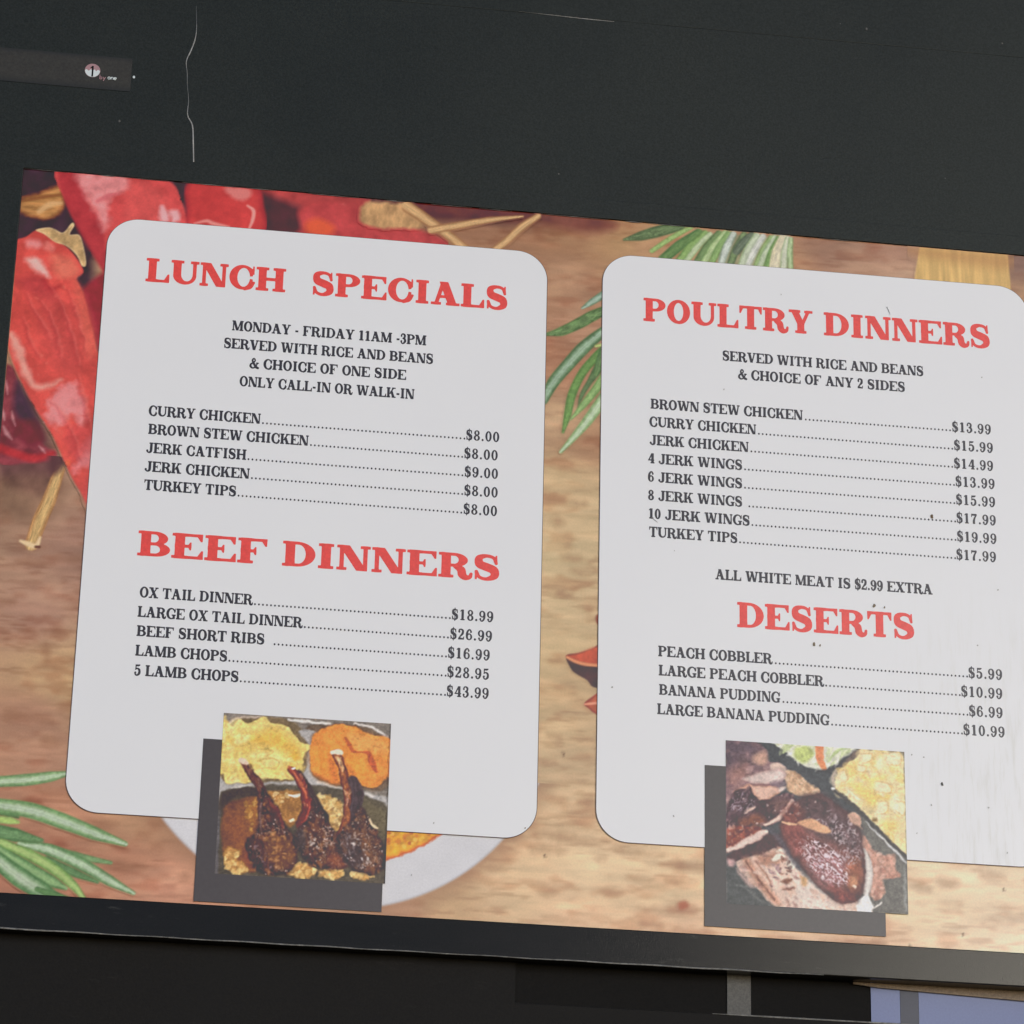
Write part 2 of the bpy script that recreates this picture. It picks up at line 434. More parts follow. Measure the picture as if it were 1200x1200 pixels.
class Canvas:
    def __init__(s, x0, z0, x1, z1, res, bg=None):
        s.res = res; s.x0, s.z0 = x0, z0
        nx, nz = int(math.ceil((x1 - x0) / res)) + 1, int(math.ceil((z1 - z0) / res)) + 1
        s.X, s.Z = np.meshgrid(x0 + np.arange(nx) * res, z0 + np.arange(nz) * res)
        s.rgb = np.zeros(s.X.shape + (3,)); s.a = np.zeros(s.X.shape)
        if bg is not None:
            s.rgb[:] = np.array(bg) / 255.0; s.a[:] = 1
    def win(s, P, m):
        lo, hi = P.min(0) - m, P.max(0) + m
        i0, i1 = int(max(0, (lo[0] - s.x0) / s.res)), int(min(s.X.shape[1], (hi[0] - s.x0) / s.res + 2))
        j0, j1 = int(max(0, (lo[1] - s.z0) / s.res)), int(min(s.X.shape[0], (hi[1] - s.z0) / s.res + 2))
        return (slice(j0, max(j0, j1)), slice(i0, max(i0, i1)))
    def sdf(s, P, w):
        X, Z = s.X[w], s.Z[w]
        d = np.full(X.shape, 1e9); ins = np.zeros(X.shape, bool)
        for i in range(len(P)):
            (ax, ay), (bx, by) = P[i], P[(i + 1) % len(P)]
            ex, ey = bx - ax, by - ay
            t = np.clip(((X - ax) * ex + (Z - ay) * ey) / (ex * ex + ey * ey + 1e-12), 0, 1)
            d = np.minimum(d, (X - ax - t * ex) ** 2 + (Z - ay - t * ey) ** 2)
            if abs(ey) > 1e-9:
                ins ^= ((ay > Z) != (by > Z)) & (X < ex * (Z - ay) / ey + ax)
        d = np.sqrt(d)
        return np.where(ins, -d, d)
    def put(s, w, m, col):
        col = np.asarray(col, float)
        if col.ndim == 1: col = np.broadcast_to(col / 255.0, m.shape + (3,))
        a0 = s.a[w]; ao = m + a0 * (1 - m)
        k = (m / np.maximum(ao, 1e-6))[..., None]
        s.rgb[w] = s.rgb[w] * (1 - k) + col * k
        s.a[w] = ao
    def fill(s, p, col, soft=1.6, op=1.0, curve=True, tex=0.0, tsx=9.0, tsy=9.0, seed=1, edge=None, ew=6.0, wob=0.0, ws=6.0):
        """filled shape; tex = mottling, edge = colour it turns to within ew of its outline, wob = ragged outline"""
        P = spline(p, True) if curve else np.array(p, float)
        w = s.win(P, soft + 3 + wob)
        if s.X[w].size == 0: return
        d = s.sdf(P, w)
        X, Z = s.X[w], s.Z[w]
        if wob: d = d + (fbm(X, Z, ws, ws, seed + 50, 3) - 0.5) * 2 * wob
        m = np.clip(0.5 - d / soft, 0, 1) * op
        c = np.broadcast_to(np.array(col) / 255.0, m.shape + (3,)).copy()
        if edge is not None:
            t = sstep(-ew, 0, d)[..., None]; c = c * (1 - t) + np.array(edge) / 255.0 * t
        if tex:
            n = (fbm(X, Z, tsx, tsy, seed, 4) - 0.5) * 2
            c = np.clip(c * (1 + tex * n[..., None] * 1.6), 0, 1)
        s.put(w, m, c)
    def stroke(s, p, rad, col, soft=1.2, op=1.0, side=None, tex=0.0, seed=3):
        """tapering stroke; side = colour of its shaded edge"""
        P = spline(p, False, 8); R = np.interp(np.linspace(0, 1, len(P)), np.linspace(0, 1, len(rad)), rad)
        w = s.win(P, max(rad) + soft + 2)
        X, Z = s.X[w], s.Z[w]
        if X.size == 0: return
        best = np.full(X.shape, 1e9); cross = np.zeros(X.shape); rr = np.ones(X.shape); along = np.zeros(X.shape)
        for i in range(len(P) - 1):
            ax, ay = P[i]; ex, ey = P[i + 1] - P[i]; L = math.hypot(ex, ey) + 1e-9
            t = np.clip(((X - ax) * ex + (Z - ay) * ey) / L ** 2, 0, 1)
            r = R[i] * (1 - t) + R[i + 1] * t
            dd = np.hypot(X - ax - t * ex, Z - ay - t * ey)
            d = dd - r
            u = d < best
            best = np.where(u, d, best)
            cross = np.where(u, ((X - ax) * ey - (Z - ay) * ex) / L / r, cross)
            rr = np.where(u, r, rr); along = np.where(u, (i + t) * L, along)
        m = np.clip(0.5 - best / soft, 0, 1) * op
        c = np.broadcast_to(np.array(col) / 255.0, m.shape + (3,)).copy()
        if side is not None:
            t = sstep(0.25, 1.0, np.abs(cross))[..., None]; c = c * (1 - t) + np.array(side) / 255.0 * t
        if tex:
            c = np.clip(c * (1 + tex * 3.0 * (fbm(along, cross * 6, 9, 1.2, seed, 3) - 0.5)[..., None]), 0, 1)
        s.put(w, m, c)
        return w, cross, along, m
    def dabs(s, p, n, size, cols, seed, op=0.8, aspect=2.0, ang=None, soft=1.0, spread=0.6):
        """n short dabs of paint strewn over the shape p"""
        P = spline(p, True); rng = np.random.RandomState(seed)
        lo, hi = P.min(0), P.max(0); k = 0; tries = 0
        while k < n and tries < n * 12:
            tries += 1
            q = lo + rng.rand(2) * (hi - lo)
            ins = False
            for i in range(len(P)):
                a, b = P[i], P[(i + 1) % len(P)]
                if (a[1] > q[1]) != (b[1] > q[1]) and q[0] < (b[0] - a[0]) * (q[1] - a[1]) / (b[1] - a[1]) + a[0]: ins = not ins
            if not ins: continue
            k += 1
            r = size * (0.5 + rng.rand()); th = (ang if ang is not None else 0) + (rng.rand() - 0.5) * 2 * (spread if ang is not None else math.pi)
            v = np.array([math.cos(th), math.sin(th)]) * r * (aspect - 1)
            bend = np.array([-v[1], v[0]]) * (rng.rand() - 0.5) * 0.8
            s.stroke([q - v, q + bend, q + v], [r * 0.5, r, r * 0.5], cols[rng.randint(len(cols))], soft=soft, op=op * (0.6 + 0.4 * rng.rand()))
    def glints(s, p, col, seed, sx, sy, ang=0.0, lo=0.60, hi=0.75, op=0.9):
        """wet sparkle: thin bright ridges of a noise inside the shape"""
        P = spline(p, True); w = s.win(P, 2); X, Z = s.X[w], s.Z[w]
        if X.size == 0: return
        d = s.sdf(P, w)
        u, v = X * math.cos(ang) + Z * math.sin(ang), -X * math.sin(ang) + Z * math.cos(ang)
        n = 1 - np.abs(fbm(u, v, sx, sy, seed, 3) - 0.5) * 6
        g = fbm(X, Z, sx * 2.4, sy * 2.4, seed + 9, 2)
        m = sstep(lo, hi, n * 0.7 + g * 0.55) * sstep(2, -4, d) * op
        s.put(w, m, col)
    def mottle(s, p, amp, sx, sy, seed, ang=0.0, tint=None):
        P = spline(p, True); w = s.win(P, 2); X, Z = s.X[w], s.Z[w]
        if X.size == 0: return
        m = sstep(1, -2, s.sdf(P, w))
        u, v = X * math.cos(ang) + Z * math.sin(ang), -X * math.sin(ang) + Z * math.cos(ang)
        n = (fbm(u, v, sx, sy, seed, 4) - 0.5) * 3.2 * amp
        s.rgb[w] = np.clip(s.rgb[w] * (1 + (n * m)[..., None]), 0, 1)
    def clip_sheet(s):
        e = 0.15
        ok = (s.X > SX0 + e) & (s.X < SX1 - e) & (s.Z < sheet_top(s.X) - e) & (s.Z > sheet_bot(s.X) + e)
        s.a = s.a * ok
    def bleed(s, n=3):
        """carry the colour a little past the outline so that soft edges do not darken"""
        known = s.a > 0.002
        for _ in range(n):
            num = np.zeros(s.rgb.shape); den = np.zeros(s.a.shape)
            for ax in (0, 1):
                for d in (1, -1):
                    k = np.roll(known, d, ax); num += np.roll(s.rgb, d, ax) * k[..., None]; den += k
            new = (~known) & (den > 0)
            s.rgb[new] = num[new] / den[new][:, None]
            known = known | new
    def ruffle(s, amp, sc, seed, grain=0.0):
        """push the picture about by a small noise so that no edge is drawn too cleanly, and add fine detail"""
        dx = (fbm(s.X, s.Z, sc, sc, seed, 2) - 0.5) * 2 * amp; dz = (fbm(s.X, s.Z, sc, sc, seed + 20, 2) - 0.5) * 2 * amp
        J, I = np.indices(s.a.shape)
        u = np.clip(I + dx / s.res, 0, s.a.shape[1] - 1.001); v = np.clip(J + dz / s.res, 0, s.a.shape[0] - 1.001)
        i, j = u.astype(int), v.astype(int); a, b = (u - i)[..., None], (v - j)[..., None]
        r = s.rgb
        s.rgb = (r[j, i] * (1 - a) + r[j, i + 1] * a) * (1 - b) + (r[j + 1, i] * (1 - a) + r[j + 1, i + 1] * a) * b
        if grain:
            g = (fbm(s.X, s.Z, 2.6, 2.6, seed + 40, 2) - 0.5) * 2 + (fbm(s.X, s.Z, 6.5, 6.5, seed + 60, 2) - 0.5) * 1.4
            lum = s.rgb.mean(2); k = grain * (0.55 + 0.9 * np.clip(1 - np.abs(lum - 0.42) * 2.2, 0, 1))
            s.rgb = np.clip(s.rgb * (1 + (g * k)[..., None]), 0, 1)
    def punch(s, contrast, sharp):
        """printed-photo snap: a mild S-curve and edge sharpening"""
        r = s.rgb; soft = r
        for _ in range(3):
            for ax in (0, 1): soft = 0.5 * soft + 0.25 * np.roll(soft, 1, ax) + 0.25 * np.roll(soft, -1, ax)
        r = np.clip(r + sharp * (r - soft), 0, 1)
        s.rgb = r * (1 - contrast) + contrast * (r * r * (3 - 2 * r))
    def blur(s, k=1):
        for _ in range(k):
            for ax in (0, 1):
                r = s.rgb
                s.rgb = 0.5 * r + 0.25 * np.roll(r, 1, ax) + 0.25 * np.roll(r, -1, ax)

def around(p, res, m=4.0):
    P = np.array(p); lo, hi = P.min(0) - m, P.max(0) + m
    return Canvas(lo[0], lo[1], hi[0], hi[1], res)

def sample(c, X, Z):
    u = np.clip((X - c.x0) / c.res, 0, c.X.shape[1] - 1.001); v = np.clip((Z - c.z0) / c.res, 0, c.X.shape[0] - 1.001)
    i, j = u.astype(int), v.astype(int); a, b = (u - i)[..., None], (v - j)[..., None]; r = c.rgb
    return (r[j, i] * (1 - a) + r[j, i + 1] * a) * (1 - b) + (r[j + 1, i] * (1 - a) + r[j + 1, i + 1] * a) * b
def lay_down(sprites, sheet):
    """print the pieces one over the other: each soft edge takes on the colour of what lies under it"""
    under = Canvas(SX0, sheet_bot(0) - 3, SX1, sheet_top(0) + 1, 1.0)
    under.rgb = sample(sheet, under.X, under.Z)
    for s in sprites:
        c = s[2]
        c.rgb = sample(under, c.X, c.Z) * (1 - c.a[..., None]) + c.rgb * c.a[..., None]
        i0, j0 = int((c.X.min() - under.x0) // 1.0) - 1, int((c.Z.min() - under.z0) // 1.0) - 1
        w = (slice(max(0, j0), max(0, int((c.Z.max() - under.z0) // 1.0) + 2)), slice(max(0, i0), max(0, int((c.X.max() - under.x0) // 1.0) + 2)))
        X, Z = under.X[w], under.Z[w]
        if X.size == 0: continue
        ok = (X >= c.X.min()) & (X <= c.X.max()) & (Z >= c.Z.min()) & (Z <= c.Z.max())
        r = sample(c, X, Z)
        under.rgb[w] = np.where(ok[..., None], r, under.rgb[w])
SPRITES = []          # (name, label, canvas, layer)
def keep(name, label, c, layer):
    c.bleed()
    c.clip_sheet()
    if c.a.max() > 0: SPRITES.append((name, label, c, layer))

# ---- the wooden table that fills the sheet
def paint_wood():
    c = Canvas(SX0, sheet_bot(0) - 3, SX1, sheet_top(0) + 1, 2.2, (190, 150, 115))
    ctl = [((20, 600), (158, 122, 98)), ((100, 640), (160, 120, 100)), ((40, 720), (172, 130, 108)), ((60, 790), (186, 148, 110)), ((90, 800), (190, 156, 114)),
           ((40, 840), (170, 125, 100)), ((60, 890), (178, 132, 105)), ((60, 950), (180, 126, 98)), ((160, 970), (186, 140, 105)), ((200, 1040), (190, 135, 108)),
           ((40, 1010), (168, 112, 88)), ((150, 1000), (176, 122, 94)),
           ((620, 250), (140, 96, 72)), ((660, 270), (158, 115, 82)), ((700, 250), (150, 95, 72)), ((730, 280), (186, 145, 100)), ((660, 330), (170, 128, 98)),
           ((680, 390), (178, 134, 104)), ((660, 420), (168, 118, 88)), ((660, 500), (186, 150, 115)), ((690, 520), (172, 126, 92)), ((665, 560), (198, 166, 124)), ((690, 600), (202, 172, 130)),
           ((660, 650), (200, 172, 130)), ((660, 720), (204, 174, 132)), ((650, 770), (196, 166, 124)), ((650, 810), (190, 156, 116)), ((660, 850), (194, 162, 122)), ((660, 900), (196, 164, 126)),
           ((660, 960), (206, 172, 132)), ((700, 1020), (218, 186, 146)), ((600, 1040), (210, 176, 136)), ((520, 1060), (196, 158, 118)), ((780, 1040), (222, 190, 148)),
           ((800, 1085), (212, 172, 136)), ((470, 1075), (200, 150, 118)), ((300, 1068), (196, 142, 112)), ((680, 1082), (216, 176, 138)),
           ((1000, 1105), (216, 176, 142)), ((1100, 1050), (224, 196, 160)), ((1180, 1040), (222, 194, 160)), ((1190, 1100), (226, 196, 164)),
           ((970, 300), (150, 110, 88)), ((1000, 310), (176, 136, 108)), ((1050, 300), (166, 122, 98)), ((1060, 320), (184, 146, 118)), ((1195, 310), (132, 98, 84)), ((1195, 345), (168, 128, 96)),
           ((760, 290), (186, 142, 104)), ((940, 310), (168, 124, 92))]
    num = np.zeros(c.rgb.shape); den = np.zeros(c.X.shape)
    for (px, py), col in ctl:
        x, z = at(px, py)
        wgt = 1.0 / ((c.X - x) ** 2 * 0.6 + (c.Z - z) ** 2 + 260.0) ** 1.6
        num += wgt[..., None] * np.array(col) / 255.0; den += wgt
    c.rgb = num / den[..., None]
    X, Z = c.X, c.Z
    st = fbm(X, Z, 62, 17, 5, 4) - 0.5
    fine = fbm(X, Z, 26, 6, 15, 3) - 0.5
    blot = sstep(0.50, 0.82, fbm(X, Z, 34, 15, 25, 3))
    lite = sstep(0.56, 0.75, fbm(X, Z, 48, 24, 35, 3))
    c.rgb *= (1 + 0.22 * st + 0.10 * fine)[..., None]
    band = sstep(0.40, 0.62, fbm(X, Z, 90, 40, 45, 3))
    lines = sstep(0.52, 0.74, fbm(X, Z + 3 * np.sin(X / 60), 30, 4.6, 55, 3)) * (0.35 + 0.65 * band)
    c.rgb = c.rgb * (1 - 0.13 * lines[..., None] * np.array([0.62, 0.9, 1.0]))
    c.rgb = c.rgb * (1 - 0.17 * blot[..., None] * np.array([0.45, 0.85, 1.0])) + lite[..., None] * np.array([0.03, 0.03, 0.022])
    c.rgb = np.clip(c.rgb * np.array([1.0, 1.015, 1.02]), 0, 1)
    # plum-coloured shade between the peppers
    for p, col, soft, op in [
        ([(10, 190), (330, 205), (345, 300), (120, 290), (128, 420), (10, 300)], (74, 54, 60), 14, 1),
        ([(300, 215), (470, 228), (600, 245), (590, 262), (430, 258), (400, 300), (300, 290)], (84, 50, 52), 16, .9),
        ([(480, 225), (640, 240), (720, 262), (690, 272), (600, 258), (480, 250)], (112, 60, 52), 14, .75),
        ([(8, 460), (40, 470), (66, 545), (60, 580), (0, 560), (-6, 480)], (96, 62, 62), 14, .8),
        ([(0, 560), (70, 560), (66, 600), (20, 610), (-10, 600)], (132, 100, 78), 16, .6)]:
        c.fill(pts(p), col, soft=soft, op=op, tex=.18, tsx=18, tsy=18, seed=8)
    # dark knots and streaks that can be told apart
    rng = random.Random(4)
    for px, py, w, h in [(645, 583, 20, 5), (680, 590, 9, 4), (655, 612, 8, 5), (668, 654, 13, 4), (686, 670, 18, 4), (664, 696, 10, 4), (650, 862, 9, 4), (640, 893, 12, 4), (690, 940, 11, 8),
                         (645, 978, 24, 4), (640, 996, 22, 5), (680, 985, 30, 3), (703, 1006, 5, 4), (750, 1000, 26, 4), (748, 1030, 18, 4), (790, 1034, 9, 4), (640, 1046, 12, 4), (715, 1046, 14, 4),
                         (780, 1066, 34, 4), (800, 1062, 6, 5), (765, 1084, 14, 4), (820, 1016, 26, 6), (1000, 1103, 34, 6), (1030, 1107, 12, 5), (1110, 1035, 18, 6), (1160, 1028, 16, 5), (1080, 1040, 12, 5),
                         (35, 740, 16, 3), (40, 660, 20, 4), (80, 655, 20, 5), (70, 742, 14, 6), (8, 705, 14, 5), (40, 842, 22, 5), (15, 838, 14, 6), (85, 830, 18, 6), (55, 765, 5, 10), (60, 870, 16, 5),
                         (170, 977, 10, 6), (185, 992, 6, 5), (120, 965, 18, 5), (150, 1015, 26, 5), (217, 1028, 8, 5), (70, 930, 30, 6), (660, 408, 16, 5), (650, 365, 14, 4)]:
        q = [(px + w * math.cos(t) * rng.uniform(.7, 1.2), py + h * math.sin(t) * rng.uniform(.6, 1.3) + .07 * w * math.cos(t)) for t in np.arange(7) * 0.9]
        c.fill(pts(q), (132, 88, 62), soft=9, op=.34, wob=2.5)
    c.fill(pts([(795, 1058), (804, 1056), (807, 1063), (797, 1066)]), (160, 70, 45), soft=4, op=.6)
    for px, py in [(638, 1003), (660, 884), (862, 1100), (1128, 1095), (1066, 1109), (1176, 1043)]:
        c.fill(pts([(px - 1, py - 2), (px + 1, py - 1), (px + 1.6, py + 2), (px, py + 1)]), (84, 56, 40), soft=2.4, op=.9)
    return c

# ---- chilli peppers, stems
def paint_peppers():
    RD, DK, LT = (196, 62, 56), (132, 36, 44), (222, 150, 146)
    def P(p): return pts(p)
    # pepper in the upper corner
    o = P([(68, 196), (150, 200), (198, 212), (213, 236), (219, 270), (180, 275), (135, 285), (128, 325), (112, 300), (92, 265), (76, 235)])
    c = around(o, 1.3); c.fill(o, (204, 80, 76), soft=3, tex=.10, tsx=24, tsy=24, seed=3)
    c.fill(P([(66, 196), (90, 200), (104, 235), (121, 268), (128, 325), (100, 285), (80, 245)]), (172, 60, 62), soft=5, op=.9)
    c.fill(P([(92, 204), (146, 206), (148, 222), (128, 234), (128, 262), (121, 270), (108, 240), (96, 222)]), (222, 148, 146), soft=10, op=.8, tex=.10, seed=6, wob=3)
    c.stroke(P([(114, 236), (124, 231), (142, 226)]), [1.5, 3, 1], (200, 96, 100), soft=3, op=.7)
    c.fill(P([(152, 214), (185, 222), (205, 250), (190, 270), (150, 268)]), (206, 88, 82), soft=10, op=.7)
    for q in ([(186, 246), (193, 241), (197, 258), (188, 258)], [(200, 247), (209, 246), (211, 258), (201, 259)]):
        c.fill(P(q), (232, 188, 190), soft=6, op=.8, wob=1.5)
    c.mottle(o, .07, 14, 14, 71); c.ruffle(3.0, 10, 511, .02); keep('printed_pepper', 'red chilli with a long pale sheen printed in the top corner', c, 2)
    # round pepper
    o = P([(224, 212), (296, 216), (309, 240), (306, 275), (228, 270), (218, 245)])
    c = around(o, 1.3); c.fill(o, (200, 70, 66), soft=4, tex=.08, tsx=16, tsy=16, seed=4, edge=(174, 58, 60), ew=9)
    c.fill(P([(264, 220), (292, 222), (292, 232), (276, 234)]), (216, 134, 126), soft=6, op=.8, wob=2)
    c.stroke(P([(290, 241), (297, 247), (296, 258), (292, 268)]), [1.2, 2.2, 2, 1.2], (234, 150, 140), soft=2)
    c.stroke(P([(228, 262), (242, 259), (250, 262), (268, 266)]), [1, 2, 2.4, 1.4], (226, 140, 130), soft=3)
    keep('printed_pepper', 'round red pepper printed above the lunch heading', c, 2)
    # pepper under the twigs
    o = P([(350, 246), (380, 236), (425, 244), (470, 262), (520, 280), (520, 296), (340, 290), (352, 268)])
    c = around(o, 1.3); c.fill(o, (186, 72, 70), soft=7, tex=.12, tsx=18, tsy=18, seed=5)
    c.fill(P([(358, 262), (372, 256), (392, 266), (384, 276), (362, 274)]), (226, 98, 58), soft=9, op=.8)
    keep('printed_pepper', 'red pepper printed beneath the dried twigs', c, 2)
    o = P([(305, 219), (424, 228), (430, 250), (414, 262), (372, 250), (340, 238)])
    c = around(o, 1.3); c.fill(o, (174, 70, 66), soft=12, tex=.14, tsx=18, tsy=18, seed=6)
    c.fill(P([(392, 250), (402, 240), (408, 250), (414, 261), (400, 259)]), (226, 154, 134), soft=5, op=.75, wob=2)
    c.fill(P([(362, 244), (380, 240), (392, 248), (380, 254)]), (214, 84, 60), soft=9, op=.7)
    keep('printed_pepper', 'blurred red pepper printed along the top edge', c, 1)
    # calyx and twigs
    o = P([(421, 252), (427, 239), (446, 237), (484, 243), (494, 266), (468, 268), (440, 267), (424, 262)])
    c = around(o, 1.3); c.fill(o, (196, 152, 104), soft=5, tex=.16, tsx=8, tsy=14, seed=7, wob=2); keep('printed_calyx', 'pale dried pepper cap at the foot of the printed twigs', c, 3)
    for p_, r, lab in [([(478, 243), (500, 258), (520, 272), (548, 294)], [8, 7, 6, 6], 'thick dried twig slanting down to the panel'), ([(506, 270), (540, 264), (575, 258), (612, 254)], [5, 5, 4, 1.5], 'thin dried twig tapering to the right'),
                       ([(574, 298), (592, 284), (612, 266), (630, 254)], [5, 5, 5, 4], 'short dried twig slanting up to the board edge')]:
        q = P(p_); c = around(q, 1.2, 14); c.stroke(q, r, (206, 166, 116), soft=2.5, side=(158, 112, 74), tex=.10, seed=11); keep('printed_twig', lab, c, 3)
    # left stem stub
    o = P([(20, 234), (44, 226), (72, 217), (76, 238), (70, 252), (50, 258), (20, 248)])
    c = around(o, 1.2); c.fill(o, (188, 134, 80), soft=3.5, tex=.22, tsx=26, tsy=5, seed=8, edge=(128, 76, 50), ew=7, wob=1.5)
    c.stroke(P([(26, 236), (50, 231), (74, 228)]), [1, 2.5, 1.5], (136, 84, 48), soft=3, op=.8); c.stroke(P([(46, 248), (58, 240), (72, 238)]), [3, 4, 2], (216, 172, 120), soft=4, op=.8)
    keep('printed_stem', 'brown dried stem stub printed against the frame', c, 1)
    # dark pepper between big pepper and panel
    o = P([(93, 345), (120, 320), (130, 325), (124, 420), (110, 400), (100, 375)])
    c = around(o, 1.3); c.fill(o, (150, 50, 58), soft=7, tex=.10, seed=9); keep('printed_pepper', 'dark red pepper printed behind the big pepper', c, 1)
    # the big pepper
    o = P([(8, 288), (30, 278), (44, 270), (62, 276), (86, 298), (98, 318), (90, 327), (97, 342), (108, 385), (118, 425), (130, 440), (130, 610), (108, 600), (96, 580), (82, 556), (62, 512), (42, 480), (24, 446), (9, 404), (0, 330)])
    c = around(o, 1.2); c.fill(o, (206, 82, 72), soft=2.4, tex=.10, tsx=26, tsy=34, seed=12)
    c.fill(P([(20, 330), (45, 322), (66, 345), (60, 352), (36, 345)]), (168, 62, 64), soft=12, op=.55)
    c.fill(P([(48, 350), (80, 360), (100, 420), (80, 440), (52, 410)]), (190, 78, 72), soft=22, op=.6)
    c.fill(P([(86, 330), (100, 350), (112, 400), (104, 420), (94, 380)]), (214, 104, 86), soft=12, op=.7)
    c.fill(P([(30, 305), (46, 303), (58, 324), (44, 320)]), (234, 186, 176), soft=8, op=.85, wob=2)
    c.fill(P([(32, 284), (46, 283), (48, 290), (34, 291)]), (230, 150, 146), soft=7, op=.8)
    c.fill(P([(54, 282), (66, 288), (60, 296), (52, 292)]), (224, 130, 118), soft=5, op=.7)
    c.fill(P([(60, 300), (84, 304), (92, 322), (70, 326)]), (216, 116, 94), soft=10, op=.8)
    c.stroke(P([(13, 392), (20, 402), (27, 428), (40, 452), (58, 452), (70, 446)]), [3, 5, 5, 4, 3, 2], (228, 160, 144), soft=6, op=.85)
    c.stroke(P([(52, 330), (62, 340), (70, 338)]), [2, 3, 2], (150, 40, 46), soft=7, op=.5)
    c.fill(P([(62, 462), (84, 448), (100, 470), (98, 500), (84, 486), (72, 500), (54, 490)]), (226, 150, 150), soft=9, op=.75, wob=5, seed=4)
    c.fill(P([(96, 520), (110, 510), (112, 545), (96, 548), (88, 556), (90, 540)]), (222, 138, 140), soft=7, op=.7, wob=4)
    c.fill(P([(76, 505), (100, 500), (106, 520), (92, 540), (80, 530)]), (198, 78, 74), soft=7, op=.7)
    c.fill(P([(77, 541), (82, 540), (82, 546), (78, 546)]), (228, 110, 70), soft=4, op=.8)
    c.fill(P([(108, 540), (130, 530), (130, 610), (112, 606), (98, 578)]), (196, 80, 76), soft=8, op=.7)
    c.dabs(P([(20, 340), (90, 340), (108, 420), (40, 440)]), 14, 1.1, [(224, 120, 100)], 5, op=.5)
    c.mottle(o, .07, 12, 12, 77); 
    for q in ([(30, 345), (44, 372), (58, 398)], [(58, 336), (72, 362), (84, 398), (92, 430)], [(24, 372), (34, 398), (46, 420)], [(46, 352), (62, 384), (70, 420)], [(78, 340), (90, 372), (100, 410)], [(60, 470), (80, 500), (96, 540)], [(90, 440), (100, 480), (108, 520)]):
        c.stroke(P(q), [.4, 1.6, 2.0, .4], (168, 58, 60), soft=5, op=.38); c.stroke([(x + 2.6, z + .6) for x, z in P(q)], [.2, 1.0, 1.2, .2], (228, 128, 112), soft=3, op=.34)
    c.ruffle(3.0, 10, 501, .02); keep('printed_pepper', 'big wrinkled red pepper hanging down beside the frame', c, 3)
    # its cap
    o = P([(42, 270), (56, 267), (64, 269), (74, 273), (84, 262), (87, 265), (82, 275), (93, 276), (98, 290), (101, 310), (96, 312), (90, 300), (78, 289), (64, 284), (52, 275)])
    c = around(o, 1.0); c.fill(o, (196, 160, 110), soft=1.8, tex=.16, tsx=7, tsy=7, seed=13, edge=(216, 184, 136), ew=3); keep('printed_calyx', 'pale dried cap on top of the big printed pepper', c, 4)
    # dark glossy pepper low on the left
    o = P([(-6, 440), (12, 428), (22, 448), (34, 490), (50, 520), (66, 530), (60, 540), (30, 543), (-6, 536)])
    c = around(o, 1.2); c.fill(o, (136, 64, 68), soft=4, tex=.16, tsx=14, tsy=14, seed=14)
    c.fill(P([(20, 446), (34, 470), (44, 500), (30, 496), (16, 480)]), (74, 54, 66), soft=9, op=.9)
    c.fill(P([(16, 498), (40, 492), (52, 516), (30, 520)]), (110, 44, 52), soft=8, op=.8)
    c.stroke(P([(-2, 524), (16, 531), (40, 537), (62, 531)]), [5, 5, 5, 3], (182, 58, 58), soft=5, op=.9)
    for p_, r in [([(7, 446), (8, 454), (9, 462)], [.4, 1.2, .3]), ([(14, 482), (15, 490), (18, 499)], [.3, 1.4, .4]), ([(4, 500), (8, 508), (14, 515)], [1, 2.6, .6]), ([(46, 523), (50, 527), (53, 531)], [.4, 1.6, .5]), ([(2, 478), (4, 486), (5, 492)], [.8, 2, .8])]:
        c.stroke(P(p_), r, (216, 160, 160), soft=3, op=.7)
    c.mottle(o, .10, 9, 9, 78)
    keep('printed_pepper', 'dark glossy pepper tip printed low against the frame', c, 2)
    # straw stalk
    q = P([(70, 550), (58, 585), (46, 612), (37, 638)])
    c = around(q, 1.0, 16); c.stroke(q, [6, 8, 8.5, 7.5], (204, 168, 112), soft=2, side=(170, 122, 78), tex=.16, seed=15)
    c.stroke(P([(24, 634), (32, 637), (42, 640), (47, 630)]), [1.5, 3, 3, 1.4], (224, 194, 150), soft=2.4); c.stroke(P([(42, 641), (46, 641)]), [1.6, 1.6], (104, 66, 46), soft=2)
    c.fill(P([(58, 530), (76, 530), (74, 548), (60, 556)]), (92, 60, 60), soft=8, op=.9); keep('printed_stalk', 'pale straw coloured stalk below the red peppers', c, 2)

